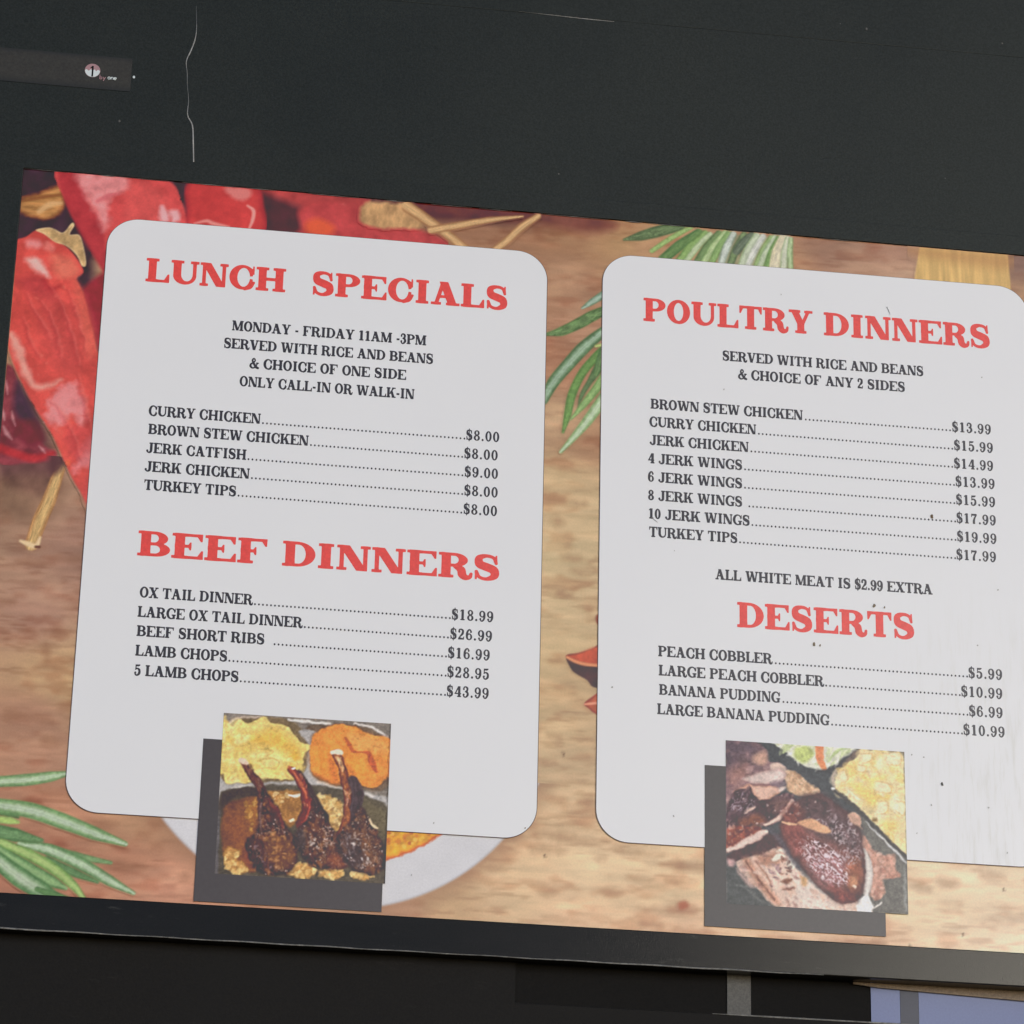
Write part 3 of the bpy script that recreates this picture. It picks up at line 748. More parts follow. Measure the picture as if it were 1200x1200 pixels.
# ---- rosemary
def leaf(c_pts, rad, mid, edge, lay, label, grain=.10, seed=1, cream=None):
    c = around(c_pts, 1.0, max(rad) + 4)
    mid = tuple(0.86 * v + 0.14 * 168 for v in mid); edge = tuple(0.62 * e + 0.38 * v for e, v in zip(edge, mid))
    w, cross, along, m = c.stroke(c_pts, rad, mid, soft=2.2, side=edge, tex=grain, seed=seed)
    if cream is not None:
        t = np.exp(-(cross / 0.46) ** 2) * m * (0.70 + 0.45 * fbm(along, cross * 6, 6, 2, seed + 4, 3))
        c.put(w, np.clip(t * 0.95, 0, 1), cream)
        g = np.exp(-(cross / 0.10) ** 2) * m * 0.25
        c.put(w, g, edge)
    c.bleed(); c.ruffle(1.0, 4.5, seed + 90, .06)
    keep('printed_rosemary_leaf', label, c, lay)
def paint_rosemary():
    G, DG, PG, YG = (124, 160, 94), (62, 96, 54), (200, 212, 188), (166, 194, 98)
    k, ox, oy = 3.43, 0, 850
    B = [([(-30, 228), (100, 220), (200, 207), (270, 194)], [6, 7, 6, 3], G, (84, 122, 78), PG), ([(-10, 345), (40, 357), (72, 368)], [4, 4, 2], (88, 124, 70), DG, None), ([(-10, 378), (40, 384), (72, 390)], [4, 4, 2], YG, G, None),
         ([(-20, 425), (60, 442), (165, 465)], [8, 8, 3], (98, 136, 82), DG, None), ([(180, 490), (300, 525), (445, 553)], [3, 5, 2], (112, 146, 90), (74, 108, 62), None), ([(190, 540), (290, 590), (392, 630)], [4, 5, 2], (90, 128, 74), DG, None),
         ([(-10, 322), (120, 342), (250, 385), (380, 435), (502, 477)], [8, 9, 9, 7.5, 3], G, (80, 122, 72), (196, 206, 188)), ([(80, 478), (200, 502), (330, 560), (440, 625), (536, 675)], [3, 7, 7, 6, 2.2], (116, 152, 94), (70, 112, 64), PG),
         ([(-10, 500), (100, 570), (200, 625), (262, 655)], [7, 8, 7, 2.5], (104, 146, 84), DG, (150, 178, 124)), ([(-10, 465), (120, 522), (220, 580), (290, 640), (338, 698)], [4, 6, 6, 5, 2.4], (142, 176, 94), (84, 124, 58), (178, 196, 124)),
         ([(-20, 535), (80, 612), (170, 670), (240, 725)], [9, 11, 10, 9], (108, 148, 90), (56, 96, 50), (200, 206, 186)), ([(150, 660), (230, 690), (300, 710)], [3, 5, 3], (84, 124, 66), DG, None)]
    for n, (p, r, m, e, cr) in enumerate(B):
        leaf(pts(p, ox, oy, k), r, m, e, 2 + n * .12, 'rosemary needle printed in the lower corner beside the frame', seed=20 + n, cream=cr)
    k, ox, oy = 6, 600, 230
    leaf(pts([(495, 787), (560, 745), (660, 682)], ox, oy, k), [1.5, 4, 5], (130, 160, 130), (78, 110, 76), 2, 'short pale rosemary needle beside the poultry panel', seed=40, cream=(176, 194, 178))
    leaf(pts([(243, 972), (350, 950), (480, 890), (560, 845), (660, 800)], ox, oy, k), [2, 6, 7, 7, 6], (100, 132, 72), (66, 94, 48), 2.1, 'broad dark rosemary needle beside the poultry panel', grain=.22, seed=41)
    k, ox, oy = 6, 610, 400
    Mm = [([(405, 475), (430, 380), (490, 280), (580, 140)], [1, 2.5, 3.5, 7], (84, 112, 62), (56, 80, 44), None), ([(298, 640), (330, 520), (360, 380), (430, 230), (520, 120), (590, 50)], [1.5, 4.5, 5, 5, 5, 5], (104, 146, 66), (60, 94, 42), None),
          ([(530, 230), (560, 140), (590, 60)], [3, 5, 6], (92, 124, 66), DG, None), ([(355, 548), (440, 450), (520, 350), (590, 255)], [1.2, 4, 5, 6], (140, 176, 100), (86, 122, 60), None),
          ([(160, 420), (230, 290), (330, 170), (430, 60), (520, -20), (600, -80)], [5, 7, 7.5, 8, 7, 6], (96, 130, 84), (56, 84, 44), (170, 190, 166)), ([(283, 778), (370, 680), (470, 560), (590, 395)], [2, 4, 6, 7], (150, 180, 120), (104, 138, 78), (200, 212, 186)),
          ([(530, 36), (590, 22)], [1.6, 2], (186, 200, 110), (130, 160, 80), None)]
    for n, (p, r, m, e, cr) in enumerate(Mm):
        leaf(pts(p, ox, oy, k), r, m, e, 2.2 + n * .12, 'rosemary needle printed in the gap between the two panels', seed=50 + n, cream=cr)
    k, ox, oy = 6, 600, 230
    leaf(pts([(788, 306), (900, 282), (1000, 255), (1180, 210)], ox, oy, k), [1.5, 6, 7.5, 7], (92, 114, 66), (64, 82, 50), 2, 'broad dark rosemary needle printed along the top edge', grain=.2, seed=60)
    k, ox, oy = 5.4545, 740, 240
    T = [((200, 350), (430, 180), 5, (92, 126, 62), DG), ((130, 296), (380, 145), 2.4, (150, 180, 100), (104, 140, 70)), ((300, 365), (470, 185), 4, (134, 168, 88), (80, 112, 54)), ((350, 360), (500, 190), 3.2, (182, 196, 150), (112, 146, 84)),
         ((420, 368), (560, 185), 4, (104, 132, 74), (62, 84, 48)), ((460, 372), (600, 182), 3.6, (170, 190, 130), (112, 148, 80)), ((510, 378), (620, 185), 3.2, (132, 166, 92), (82, 116, 60)), ((570, 385), (650, 190), 3.8, (196, 204, 190), (106, 124, 96)),
         ((630, 385), (720, 192), 3.6, (110, 134, 80), (66, 80, 56)), ((670, 300), (770, 195), 4, (96, 110, 84), (60, 72, 54)), ((700, 395), (800, 200), 4, (190, 200, 168), (120, 146, 90)), ((740, 395), (840, 205), 3.6, (208, 208, 196), (150, 160, 130)),
         ((790, 400), (890, 208), 2.4, (150, 176, 106), (96, 128, 66)), ((815, 402), (915, 212), 3.4, (184, 196, 160), (112, 146, 86)), ((860, 408), (940, 215), 3, (112, 150, 76), (84, 116, 58)), ((910, 408), (970, 218), 5.6, (214, 202, 168), (188, 180, 140)),
         ((970, 412), (1000, 222), 3.6, (206, 208, 180), (130, 150, 100)), ((1018, 418), (1018, 222), 2.6, (176, 194, 140), (98, 130, 74))]
    bgp = pts([(480, 190), (600, 185), (1024, 220), (1030, 420), (560, 380)], ox, oy, k)
    c = around(bgp, 1.2); c.fill(bgp, (146, 138, 104), soft=2, tex=.2, curve=False, seed=3, tsx=5, tsy=14); keep('printed_rosemary_sprig', 'pale rosemary sprig body printed at the top edge', c, 1.5)
    for n, (a, b, r, m, e) in enumerate(T):
        p = [a, ((a[0] + b[0]) / 2 - 6, (a[1] + b[1]) / 2 - 4), b]
        leaf(pts(p, ox, oy, k), [r * 1.15, r * 1.35, r * 1.1], m, e, 2.1 + n * .07, 'rosemary needle in the fan printed above the poultry panel', seed=70 + n)

# ---- plate of curry, pecans, wooden spoon handle
def paint_plate():
    cx, cz = at(398, 814)
    def ring(r, n=40): return [(cx + r * math.cos(t) * 1.0, cz + r * 1.02 * math.sin(t)) for t in np.linspace(0, 2 * math.pi, n, endpoint=False)]
    c = Canvas(cx - 250, sheet_bot(0) - 2, cx + 250, cz - 90, 1.6)
    c.fill(ring(256), (150, 112, 84), soft=22, op=.55)
    c.fill(ring(243), (206, 204, 206), soft=3, edge=(186, 184, 188), ew=4)
    c.mottle(ring(243), .03, 50, 50, 5); keep('printed_plate', 'white plate rim printed behind the lamb chop photo', c, 1)
    c = Canvas(cx - 30, cz - 215, cx + 190, cz - 90, 1.2)
    o = ring(194); c.fill(o, (226, 160, 52), soft=2.5, edge=(196, 84, 40), ew=5, wob=2)
    c.mottle(o, .16, 7, 7, 33)
    vis = [(cx + 30, cz - 186), (cx + 50, cz - 140), (cx + 128, cz - 138), (cx + 112, cz - 152), (cx + 84, cz - 170)]
    c.dabs(vis, 130, 2.0, [(240, 188, 80), (206, 120, 40), (246, 204, 104), (184, 96, 36)], 3, op=.75, aspect=1.6)
    keep('printed_curry', 'orange curry on the printed plate beside the lamb chop photo', c, 2)
    k, ox, oy = 4.8, 610, 600
    o = pts([(256, 810), (330, 793), (400, 772), (470, 750), (470, 1010), (432, 992), (400, 980), (372, 946), (320, 915), (285, 885)], ox, oy, k)
    c = around(o, 1.0); c.fill(o, (76, 50, 48), soft=2, tex=.14, seed=5)
    c.fill(pts([(258, 810), (330, 794), (470, 752), (470, 862), (380, 856), (310, 838)], ox, oy, k), (192, 84, 58), soft=4, tex=.12, seed=6)
    c.stroke(pts([(262, 818), (310, 842), (370, 858), (470, 866)], ox, oy, k), [1.6, 2, 2, 1.6], (216, 140, 96), soft=2); keep('printed_pecan', 'red brown pod tip printed in the gap beside the panel', c, 2)
    o = pts([(358, 1082), (388, 1050), (470, 1010), (470, 1150), (415, 1132), (385, 1108)], ox, oy, k)
    c = around(o, 1.0); c.fill(o, (180, 90, 62), soft=2, tex=.1, seed=7, edge=(140, 60, 48), ew=4); c.stroke(pts([(362, 1082), (400, 1078), (470, 1072)], ox, oy, k), [1, 1.4, 1.2], (226, 150, 120), soft=2); keep('printed_pecan', 'small brown pod end printed lower in the gap', c, 2)
    o = pts([(430, 578), (470, 570), (470, 640), (436, 635), (422, 606)], ox, oy, k)
    c = around(o, 1.0); c.fill(o, (140, 76, 58), soft=2.5); keep('printed_pecan', 'tiny brown pod edge printed against the poultry panel', c, 2)
    k, ox, oy = 6, 1000, 260
    o = pts([(466, 170), (1084, 220), (1112, 520), (410, 520)], ox, oy, k)
    c = around(o, 1.4); c.fill(o, (206, 168, 104), soft=2.2, curve=False, tex=.10, tsx=5, tsy=60, seed=9)
    c.fill(pts([(440, 180), (1100, 230), (1100, 330), (900, 320), (440, 240)], ox, oy, k), (176, 128, 78), soft=16, op=.6); keep('printed_board_end', 'pale wooden board end printed at the top edge', c, 2)

# ---- the two food photographs
def paint_chops():
    k, ox, oy = 4.615, 220, 820
    def P(p): return pts(p, ox, oy, k)
    c = Canvas(167.6, -789.0, 353.6, -604.6, 0.72, (126, 116, 106))
    c.mottle(P([(150, 60), (1120, 100), (1100, 1010), (140, 1000)]), .05, 20, 20, 3)
    c.fill(P([(200, 135), (300, 96), (540, 112), (645, 200), (652, 300), (625, 420), (580, 450), (150, 450), (170, 200)]), (124, 104, 76), soft=3, tex=.08)
    c.fill(P([(640, 160), (760, 140), (900, 138), (1010, 170), (1085, 230), (1110, 300), (1090, 460), (1010, 500), (900, 480), (760, 470), (690, 440), (652, 380)]), (112, 92, 74), soft=3, tex=.08)
    c.stroke(P([(545, 112), (650, 122), (770, 133)]), [1.4, 1.8, 1.2], (216, 208, 200), soft=1.6)
    c.stroke(P([(900, 132), (1010, 160), (1092, 222)]), [1, 1.5, 1.5], (214, 204, 196), soft=1.6)
    c.stroke(P([(208, 160), (235, 122), (300, 96), (420, 96)]), [1, 1.6, 1.2, 1], (186, 166, 148), soft=2)
    dv = P([(600, 168), (690, 178), (676, 240), (664, 320), (672, 400), (740, 462), (830, 488), (960, 512), (1090, 530), (1090, 612), (1040, 560), (960, 522), (800, 474), (500, 460), (350, 470), (225, 480), (160, 560), (168, 420), (210, 446), (400, 448), (560, 440), (620, 410), (646, 330), (640, 230)])
    c.fill(dv, (172, 166, 162), soft=2.4, tex=.06); c.stroke(P([(240, 478), (330, 470), (380, 474)]), [.8, 1.6, .8], (220, 214, 206), soft=1.4); c.stroke(P([(700, 448), (820, 482), (1000, 520)]), [1.5, 2, 1.5], (206, 198, 190), soft=2, op=.8)
    # lower compartment
    low = P([(166, 556), (225, 492), (340, 474), (500, 466), (800, 480), (970, 528), (1085, 612), (1085, 1010), (150, 1010)])
    c.fill(low, (92, 82, 68), soft=3, tex=.12); c.fill(P([(166, 556), (225, 492), (400, 472), (390, 540), (250, 540), (190, 620)]), (72, 58, 52), soft=5, op=.8)
    c.fill(P([(900, 520), (1080, 610), (1080, 760), (1000, 680), (950, 590)]), (110, 98, 72), soft=8, op=.8)
    # macaroni
    mac = P([(170, 125), (215, 122), (240, 146), (275, 115), (330, 127), (375, 112), (420, 96), (450, 126), (520, 140), (570, 182), (620, 235), (668, 262), (640, 290), (622, 312), (616, 380), (582, 420), (540, 430), (480, 436), (420, 426), (350, 446), (280, 452), (205, 452), (196, 402), (160, 384), (160, 250)])
    c.fill(mac, (106, 84, 48), soft=5, op=.7); c.fill(mac, (230, 202, 122), soft=1.6, tex=.10, tsx=12, tsy=10, seed=9, wob=1.2)
    c.fill(P([(300, 210), (380, 185), (470, 165), (560, 225), (612, 275), (585, 350), (560, 310), (480, 275), (330, 240)]), (232, 178, 80), soft=14, op=.9, tex=.08)
    c.fill(P([(555, 300), (600, 300), (590, 380), (560, 360)]), (230, 170, 66), soft=6, op=.8); c.fill(P([(190, 210), (280, 220), (300, 260), (200, 270)]), (230, 184, 90), soft=9, op=.6)
    c.dabs(P([(180, 130), (300, 130), (330, 220), (340, 270), (560, 320), (600, 400), (400, 420), (200, 440), (165, 300)]), 95, 4.2, [(238, 214, 138), (226, 192, 108), (242, 222, 152), (220, 182, 96)], 12, op=.65, aspect=2.1, soft=2)
    c.dabs(mac, 70, 1.0, [(186, 150, 84), (198, 162, 96)], 13, op=.36, aspect=4, soft=1.8)
    for q in ([(380, 335), (430, 320), (490, 335), (480, 370), (400, 375)], [(300, 250), (340, 245), (330, 290), (300, 290)], [(380, 275), (430, 270), (460, 290), (420, 305)]):
        c.stroke(P(q), [.7, 1, .7, .5, .6], (196, 164, 92), soft=1.6, op=.8)
    # sweet potato
    sw = P([(668, 215), (700, 180), (770, 142), (850, 138), (920, 155), (980, 188), (1040, 200), (1100, 225), (1115, 330), (1092, 405), (1060, 440), (1000, 482), (940, 466), (880, 446), (790, 456), (720, 430), (670, 385), (660, 300)])
    c.fill(sw, (96, 60, 40), soft=7, op=.75); c.fill(sw, (234, 142, 66), soft=1.6, tex=.07, tsx=16, tsy=12, seed=19, wob=1.2)
    c.fill(P([(680, 300), (780, 280), (900, 300), (980, 400), (900, 440), (720, 420)]), (240, 150, 62), soft=18, op=.7); c.fill(P([(860, 190), (980, 195), (1080, 240), (1080, 290), (960, 280), (900, 270)]), (224, 158, 88), soft=10, op=.7)
    c.mottle(P([(860, 150), (1090, 210), (1090, 400), (960, 300), (860, 230)]), .07, 4, 4, 21)
    c.stroke(P([(848, 212), (868, 242), (888, 276), (915, 284), (950, 286)]), [1, 2.4, 2.2, 1.4, .8], (186, 94, 48), soft=2); c.stroke(P([(955, 282), (980, 296), (992, 340), (1020, 394)]), [1, 3, 4, 1.4], (190, 92, 54), soft=2)
    c.stroke(P([(770, 290), (775, 350), (800, 430)]), [2, 4, 3], (206, 110, 58), soft=5, op=.7); c.stroke(P([(840, 320), (880, 390), (900, 440)]), [1.5, 3, 3], (200, 110, 60), soft=5, op=.6)
    c.stroke(P([(690, 405), (760, 445), (830, 452)]), [1.5, 2.2, 1.2], (196, 110, 56), soft=3, op=.7)
    # gravy and rice
    gr = P([(186, 640), (212, 566), (290, 536), (392, 534), (410, 640), (400, 740), (360, 800), (370, 930), (300, 930), (220, 900), (186, 800)])
    c.fill(gr, (132, 84, 44), soft=3, tex=.14, tsx=16, tsy=22, seed=23, edge=(116, 76, 44), ew=5)
    c.fill(P([(215, 640), (290, 640), (320, 760), (260, 800), (215, 740)]), (142, 86, 40), soft=14, op=.8); c.fill(P([(300, 830), (380, 780), (390, 900), (320, 900)]), (140, 76, 42), soft=8, op=.8)
    c.dabs(P([(310, 560), (385, 540), (385, 680), (340, 700)]), 34, 1.9, [(190, 138, 70), (206, 160, 88), (150, 100, 50)], 31, op=.75)
    c.fill(P([(430, 505), (480, 492), (600, 500), (612, 600), (590, 660), (545, 695), (480, 600)]), (160, 112, 62), soft=3, tex=.14, seed=25)
    c.dabs(P([(470, 500), (560, 500), (580, 560), (480, 580)]), 14, 2, [(214, 170, 100), (190, 140, 78), (226, 196, 140)], 33, op=.8)
    c.stroke(P([(548, 517), (575, 523), (604, 518)]), [1, 1.6, 1], (240, 228, 210), soft=1.2); c.stroke(P([(555, 660), (570, 655)]), [1.8, 1.8], (236, 214, 180), soft=1.2)
    ri = P([(692, 538), (740, 520), (838, 565), (835, 650), (800, 712), (755, 640)])
    c.fill(ri, (206, 168, 104), soft=2, wob=1.5); c.dabs(ri, 60, 2.0, [(228, 196, 134), (196, 150, 86), (236, 208, 150), (150, 112, 70)], 35, op=.85)
    for q, sd in (([(198, 830), (235, 800), (285, 830), (268, 870), (325, 915), (282, 948), (208, 912)], 41), ([(540, 950), (560, 900), (610, 888), (695, 925), (640, 962)], 42), ([(700, 932), (770, 918), (835, 930), (830, 960), (770, 972)], 43), ([(880, 945), (950, 930), (1000, 952), (940, 974)], 44)):
        o = P(q); c.fill(o, (184, 134, 76), soft=2.5, wob=1.5); c.dabs(o, 30, 2.0, [(222, 184, 116), (200, 150, 86), (236, 204, 140)], sd, op=.9)
    # chops
    def meat(q, col, seed, ang, lite):
        o = P(q)
        c.fill(o, (52, 38, 38), soft=6, op=.6); c.fill(o, col, soft=2, edge=(66, 44, 42), ew=7, wob=1.4, seed=seed)
        c.mottle(o, .30, 7, 4.5, seed, ang); c.dabs(o, 60, 1.7, [(150, 96, 62), (70, 46, 46), (128, 80, 58), (60, 44, 50), (164, 112, 76)], seed + 1, op=.6, ang=ang, aspect=2.6, soft=1.6)
        c.glints(o, lite, seed + 5, 5.2, 3.2, ang, .80, .98, .45); c.dabs(o, 60, .9, [(176, 122, 78), (46, 32, 34), (150, 100, 64)], seed + 7, op=.7, aspect=2.2, ang=ang); c.dabs(o, 40, .6, [(232, 214, 200), (206, 186, 180), (244, 232, 220)], seed + 2, op=.85, aspect=1.8, ang=ang)
    c.stroke(P([(300, 335), (340, 400), (390, 470), (412, 560), (420, 640)]), [2.8, 4.2, 5.4, 7, 8], (112, 68, 56), soft=1.6, side=(78, 48, 44), tex=.16)
    c.dabs(P([(310, 350), (340, 350), (410, 470), (440, 640), (400, 640), (380, 500)]), 40, 1.0, [(146, 96, 78), (76, 48, 46), (120, 80, 70), (160, 116, 100)], 80, op=.6, aspect=3, ang=2.1, spread=.3)
    c.stroke(P([(290, 325), (306, 338), (322, 348)]), [2.6, 3.2, 2.2], (222, 190, 166), soft=1.6)
    meat([(400, 480), (440, 520), (485, 585), (520, 670), (572, 750), (592, 850), (556, 932), (480, 948), (400, 940), (350, 900), (322, 830), (312, 770), (372, 712), (392, 600)], (80, 50, 42), 51, 1.9, (206, 178, 164))
    c.fill(P([(420, 740), (500, 730), (570, 790), (580, 860), (530, 920), (460, 890), (420, 820)]), (132, 86, 52), soft=9, op=.65); c.dabs(P([(420, 740), (500, 730), (570, 790), (580, 860), (530, 920), (460, 890)]), 44, 1.5, [(164, 112, 66), (108, 68, 44), (186, 136, 86)], 57, op=.7, aspect=2.4)
    c.dabs(P([(320, 770), (380, 740), (420, 830), (480, 930), (400, 930), (345, 870)]), 30, 1.6, [(60, 40, 48), (84, 54, 60), (128, 104, 108)], 58, op=.75)
    c.stroke(P([(395, 560), (392, 640), (400, 720)]), [1.4, 1.6, 1], (134, 104, 98), soft=2, op=.6); c.stroke(P([(440, 540), (490, 620), (515, 690)]), [1, 2, 1.4], (126, 62, 54), soft=2, op=.8)
    c.stroke(P([(600, 400), (645, 470), (690, 560), (730, 640)]), [3.6, 4.2, 5, 7], (78, 62, 60), soft=1.8, tex=.14)
    c.stroke(P([(560, 382), (606, 440), (640, 540), (640, 610), (612, 676)]), [4.2, 4.8, 5.2, 5.6, 6.2], (126, 50, 40), soft=1.6, side=(86, 40, 40), tex=.14)
    c.dabs(P([(550, 380), (585, 375), (665, 520), (650, 660), (600, 690), (615, 520)]), 40, 1.0, [(186, 96, 70), (84, 40, 40), (150, 72, 54), (206, 140, 110), (70, 40, 42)], 79, op=.6, aspect=3, ang=1.95, spread=.3)
    c.stroke(P([(570, 395), (612, 460), (640, 530)]), [1.2, 1.8, 1.2], (206, 118, 84), soft=2, op=.8); c.stroke(P([(655, 560), (655, 610), (630, 660)]), [.8, 1.6, 1.2], (204, 96, 80), soft=2, op=.8); c.stroke(P([(566, 374), (576, 372)]), [1.4, 1.4], (244, 230, 222), soft=1.2)
    meat([(648, 640), (700, 580), (752, 640), (802, 740), (820, 830), (862, 905), (760, 918), (660, 892), (606, 835), (575, 745)], (96, 62, 48), 61, 1.9, (216, 196, 182))
    c.fill(P([(575, 745), (620, 700), (640, 760), (620, 820)]), (70, 64, 68), soft=6, op=.7); c.dabs(P([(655, 735), (690, 740), (710, 815), (675, 810)]), 12, .9, [(238, 228, 220), (206, 192, 184)], 66, op=.85, aspect=1.7); c.fill(P([(760, 840), (830, 850), (860, 905), (770, 910)]), (150, 84, 58), soft=6, op=.6)
    c.stroke(P([(800, 290), (826, 350), (850, 430), (868, 560), (856, 660), (830, 740)]), [5.2, 5, 4.8, 4.8, 5.2, 6], (158, 92, 56), soft=1.6, side=(96, 52, 42), tex=.18)
    c.stroke(P([(782, 288), (804, 282), (828, 288)]), [2.6, 3.4, 2.4], (236, 214, 188), soft=1.6); c.stroke(P([(806, 315), (826, 345), (838, 390)]), [1.6, 2, 1], (224, 178, 128), soft=2); c.stroke(P([(862, 505), (862, 550), (858, 580)]), [.6, 1.2, .6], (214, 160, 142), soft=2, op=.8); c.dabs(P([(800, 320), (850, 330), (885, 560), (860, 700), (830, 700), (845, 520)]), 36, 1.0, [(206, 146, 96), (104, 58, 44), (82, 50, 46), (226, 190, 150)], 78, op=.6, aspect=3, ang=1.75, spread=.25)
    c.stroke(P([(892, 440), (920, 510), (905, 600), (905, 660)]), [5.5, 7, 5.5, 5], (82, 66, 68), soft=1.8, tex=.2)
    meat([(890, 650), (930, 575), (985, 650), (1030, 740), (1060, 800), (1064, 900), (1010, 948), (905, 932), (850, 862), (808, 775), (830, 715)], (98, 68, 54), 71, 2.0, (222, 206, 192))
    c.fill(P([(820, 740), (900, 760), (960, 880), (900, 920), (850, 850)]), (74, 62, 68), soft=9, op=.6); c.stroke(P([(985, 650), (1010, 690), (1025, 700)]), [1.2, 1.8, 1], (230, 200, 160), soft=1.4)
    c.dabs(P([(820, 740), (900, 740), (990, 860), (900, 920)]), 26, .9, [(226, 216, 210), (160, 146, 144)], 77, op=.85, aspect=2.4, ang=2.2)
    # the print's lower edge fades into the grey square
    X, Z = c.X, c.Z
    base = np.array((98, 92, 92)) / 255.0
    xb, zb = at(190 / k + ox, 985 / k + oy)
    m = sstep(zb + 7, zb + 1, Z + (fbm(X, Z, 9, 9, 81, 2) - .5) * 3); c.rgb = c.rgb * (1 - m[..., None]) + base * m[..., None]
    m = sstep(171.8, 169.5, X) * sstep(-700, -735, Z); c.rgb = c.rgb * (1 - m[..., None]) + base * m[..., None]
    m = sstep(351.5, 353, X); c.rgb *= (1 - .25 * m)[..., None]
    c.blur(1); c.ruffle(1.4, 7.5, 301, .09); c.punch(.14, .7)
    return c

def paint_chicken():
    k, ox, oy = 4.615, 820, 860
    def P(p): return pts(p, ox, oy, k)
    c = Canvas(733.9, -788.4, 940.4, -597.6, 0.72, (70, 72, 74))
    full = P([(120, 20), (1120, 80), (1140, 1000), (120, 960)]); c.mottle(full, .05, 22, 22, 3)
    c.fill(P([(860, 420), (1130, 700), (1150, 1000), (860, 990), (900, 700)]), (112, 108, 100), soft=16, op=.9, tex=.06); c.fill(P([(140, 700), (260, 760), (440, 940), (140, 940)]), (80, 82, 80), soft=8, op=.9, tex=.10)
    c.stroke(P([(240, 830), (330, 900), (400, 940)]), [1, 1.5, 1], (110, 110, 106), soft=3, op=.7); c.stroke(P([(200, 820), (260, 830)]), [1, 1], (120, 122, 118), soft=3, op=.7)
    # slaw
    sl = P([(380, 40), (600, 60), (840, 82), (790, 125), (700, 185), (655, 200), (600, 190), (540, 160), (440, 82)])
    c.fill(sl, (206, 204, 184), soft=1.8, tex=.08); c.dabs(sl, 60, 2.2, [(196, 204, 150), (222, 218, 204), (178, 190, 130), (232, 228, 216)], 5, op=.6, aspect=3.4, ang=.9)
    c.fill(P([(515, 78), (560, 70), (608, 88), (604, 130), (560, 162), (512, 130)]), (180, 190, 112), soft=4, tex=.10, seed=7); c.stroke(P([(645, 70), (648, 130), (668, 188)]), [4.4, 4, 3], (224, 134, 86), soft=1.8, tex=.06)
    c.fill(P([(640, 120), (660, 118), (660, 150), (640, 150)]), (222, 130, 84), soft=3); c.stroke(P([(690, 150), (740, 100), (790, 85)]), [1, 2, 1], (170, 188, 120), soft=2, op=.8)
    c.stroke(P([(640, 205), (720, 195), (800, 130), (850, 95)]), [2, 3, 3, 2], (58, 56, 58), soft=4, op=.7); c.stroke(P([(760, 190), (830, 120), (870, 95)]), [1.4, 3, 2], (118, 96, 84), soft=3, op=.8)
    # macaroni
    mac = P([(872, 80), (940, 92), (1130, 96), (1150, 660), (1112, 650), (1050, 600), (930, 482), (820, 370), (742, 310), (724, 272), (748, 208), (800, 160), (850, 130)])
    c.fill(mac, (96, 84, 70), soft=6, op=.8); c.fill(mac, (228, 204, 150), soft=1.6, tex=.07, tsx=12, tsy=12, seed=11, wob=1.2)
    c.dabs(mac, 90, 4.6, [(238, 214, 156), (228, 196, 124), (238, 224, 188), (224, 198, 146), (230, 190, 106)], 15, op=.65, aspect=1.7, soft=2.4)
    for q in ([(790, 180), (850, 150), (860, 220), (800, 240)], [(800, 260), (930, 300), (960, 360), (900, 350), (820, 300)], [(880, 330), (960, 320), (950, 400), (890, 380)], [(980, 470), (1060, 480), (1060, 530), (1000, 530)], [(900, 240), (1010, 230), (960, 290)]):
        c.fill(P(q), (232, 196, 108), soft=9, op=.75, tex=.07)
    for q in ([(750, 210), (780, 200), (800, 250), (770, 270)], [(860, 170), (900, 180), (890, 210), (850, 200)], [(950, 260), (1020, 270), (1030, 320), (960, 320)], [(960, 370), (1010, 370), (1010, 430), (960, 440)], [(1000, 110), (1080, 110), (1080, 170), (1010, 170)], [(880, 110), (930, 110), (920, 150), (880, 160)], [(1060, 360), (1110, 380), (1100, 440), (1060, 420)], [(800, 300), (870, 350), (890, 375), (830, 350)]):
        c.fill(P(q), (240, 224, 186), soft=5, op=.75, tex=.05); c.stroke(P(q), [.5, .8, .8, .5], (206, 168, 104), soft=1.6, op=.6)
    c.dabs(mac, 60, .9, [(200, 166, 106), (186, 150, 96)], 16, op=.4, aspect=4, soft=1.8); c.fill(P([(932, 462), (955, 460), (956, 472), (936, 474)]), (140, 108, 60), soft=2.4)
    c.fill(P([(1075, 95), (1110, 95), (1110, 170), (1100, 130)]), (96, 88, 76), soft=3, op=.8); c.fill(P([(1020, 92), (1060, 95), (1056, 106), (1030, 104)]), (110, 96, 76), soft=3, op=.8)
    c.stroke(P([(722, 290), (716, 240), (736, 200)]), [1, 1.8, 1], (178, 160, 142), soft=2); c.stroke(P([(716, 298), (717, 300)]), [1.9, 1.9], (246, 240, 232), soft=1.4); c.stroke(P([(733, 314), (735, 317)]), [1.7, 1.7], (246, 240, 232), soft=1.4)
    c.stroke(P([(724, 310), (830, 390), (940, 500), (1060, 620), (1116, 672)]), [2.2, 2.5, 2.5, 2.5, 2], (74, 70, 68), soft=2.4); c.stroke(P([(900, 480), (980, 560), (1060, 645), (1120, 706)]), [.6, 1.2, 1.5, 1], (196, 194, 192), soft=1.8); c.stroke(P([(1104, 720), (1110, 860), (1112, 960)]), [1, 2, 1], (150, 152, 146), soft=3, op=.7)
    # chicken pieces
    o = P([(120, 60), (290, 50), (340, 80), (362, 110), (372, 150), (440, 168), (470, 210), (400, 300), (300, 300), (220, 330), (120, 460)])
    c.fill(o, (128, 98, 100), soft=3, tex=.22, tsx=16, tsy=14, seed=21, wob=1.5); c.fill(P([(120, 40), (290, 40), (300, 110), (230, 110), (170, 180), (120, 240)]), (84, 68, 78), soft=14, op=.85)
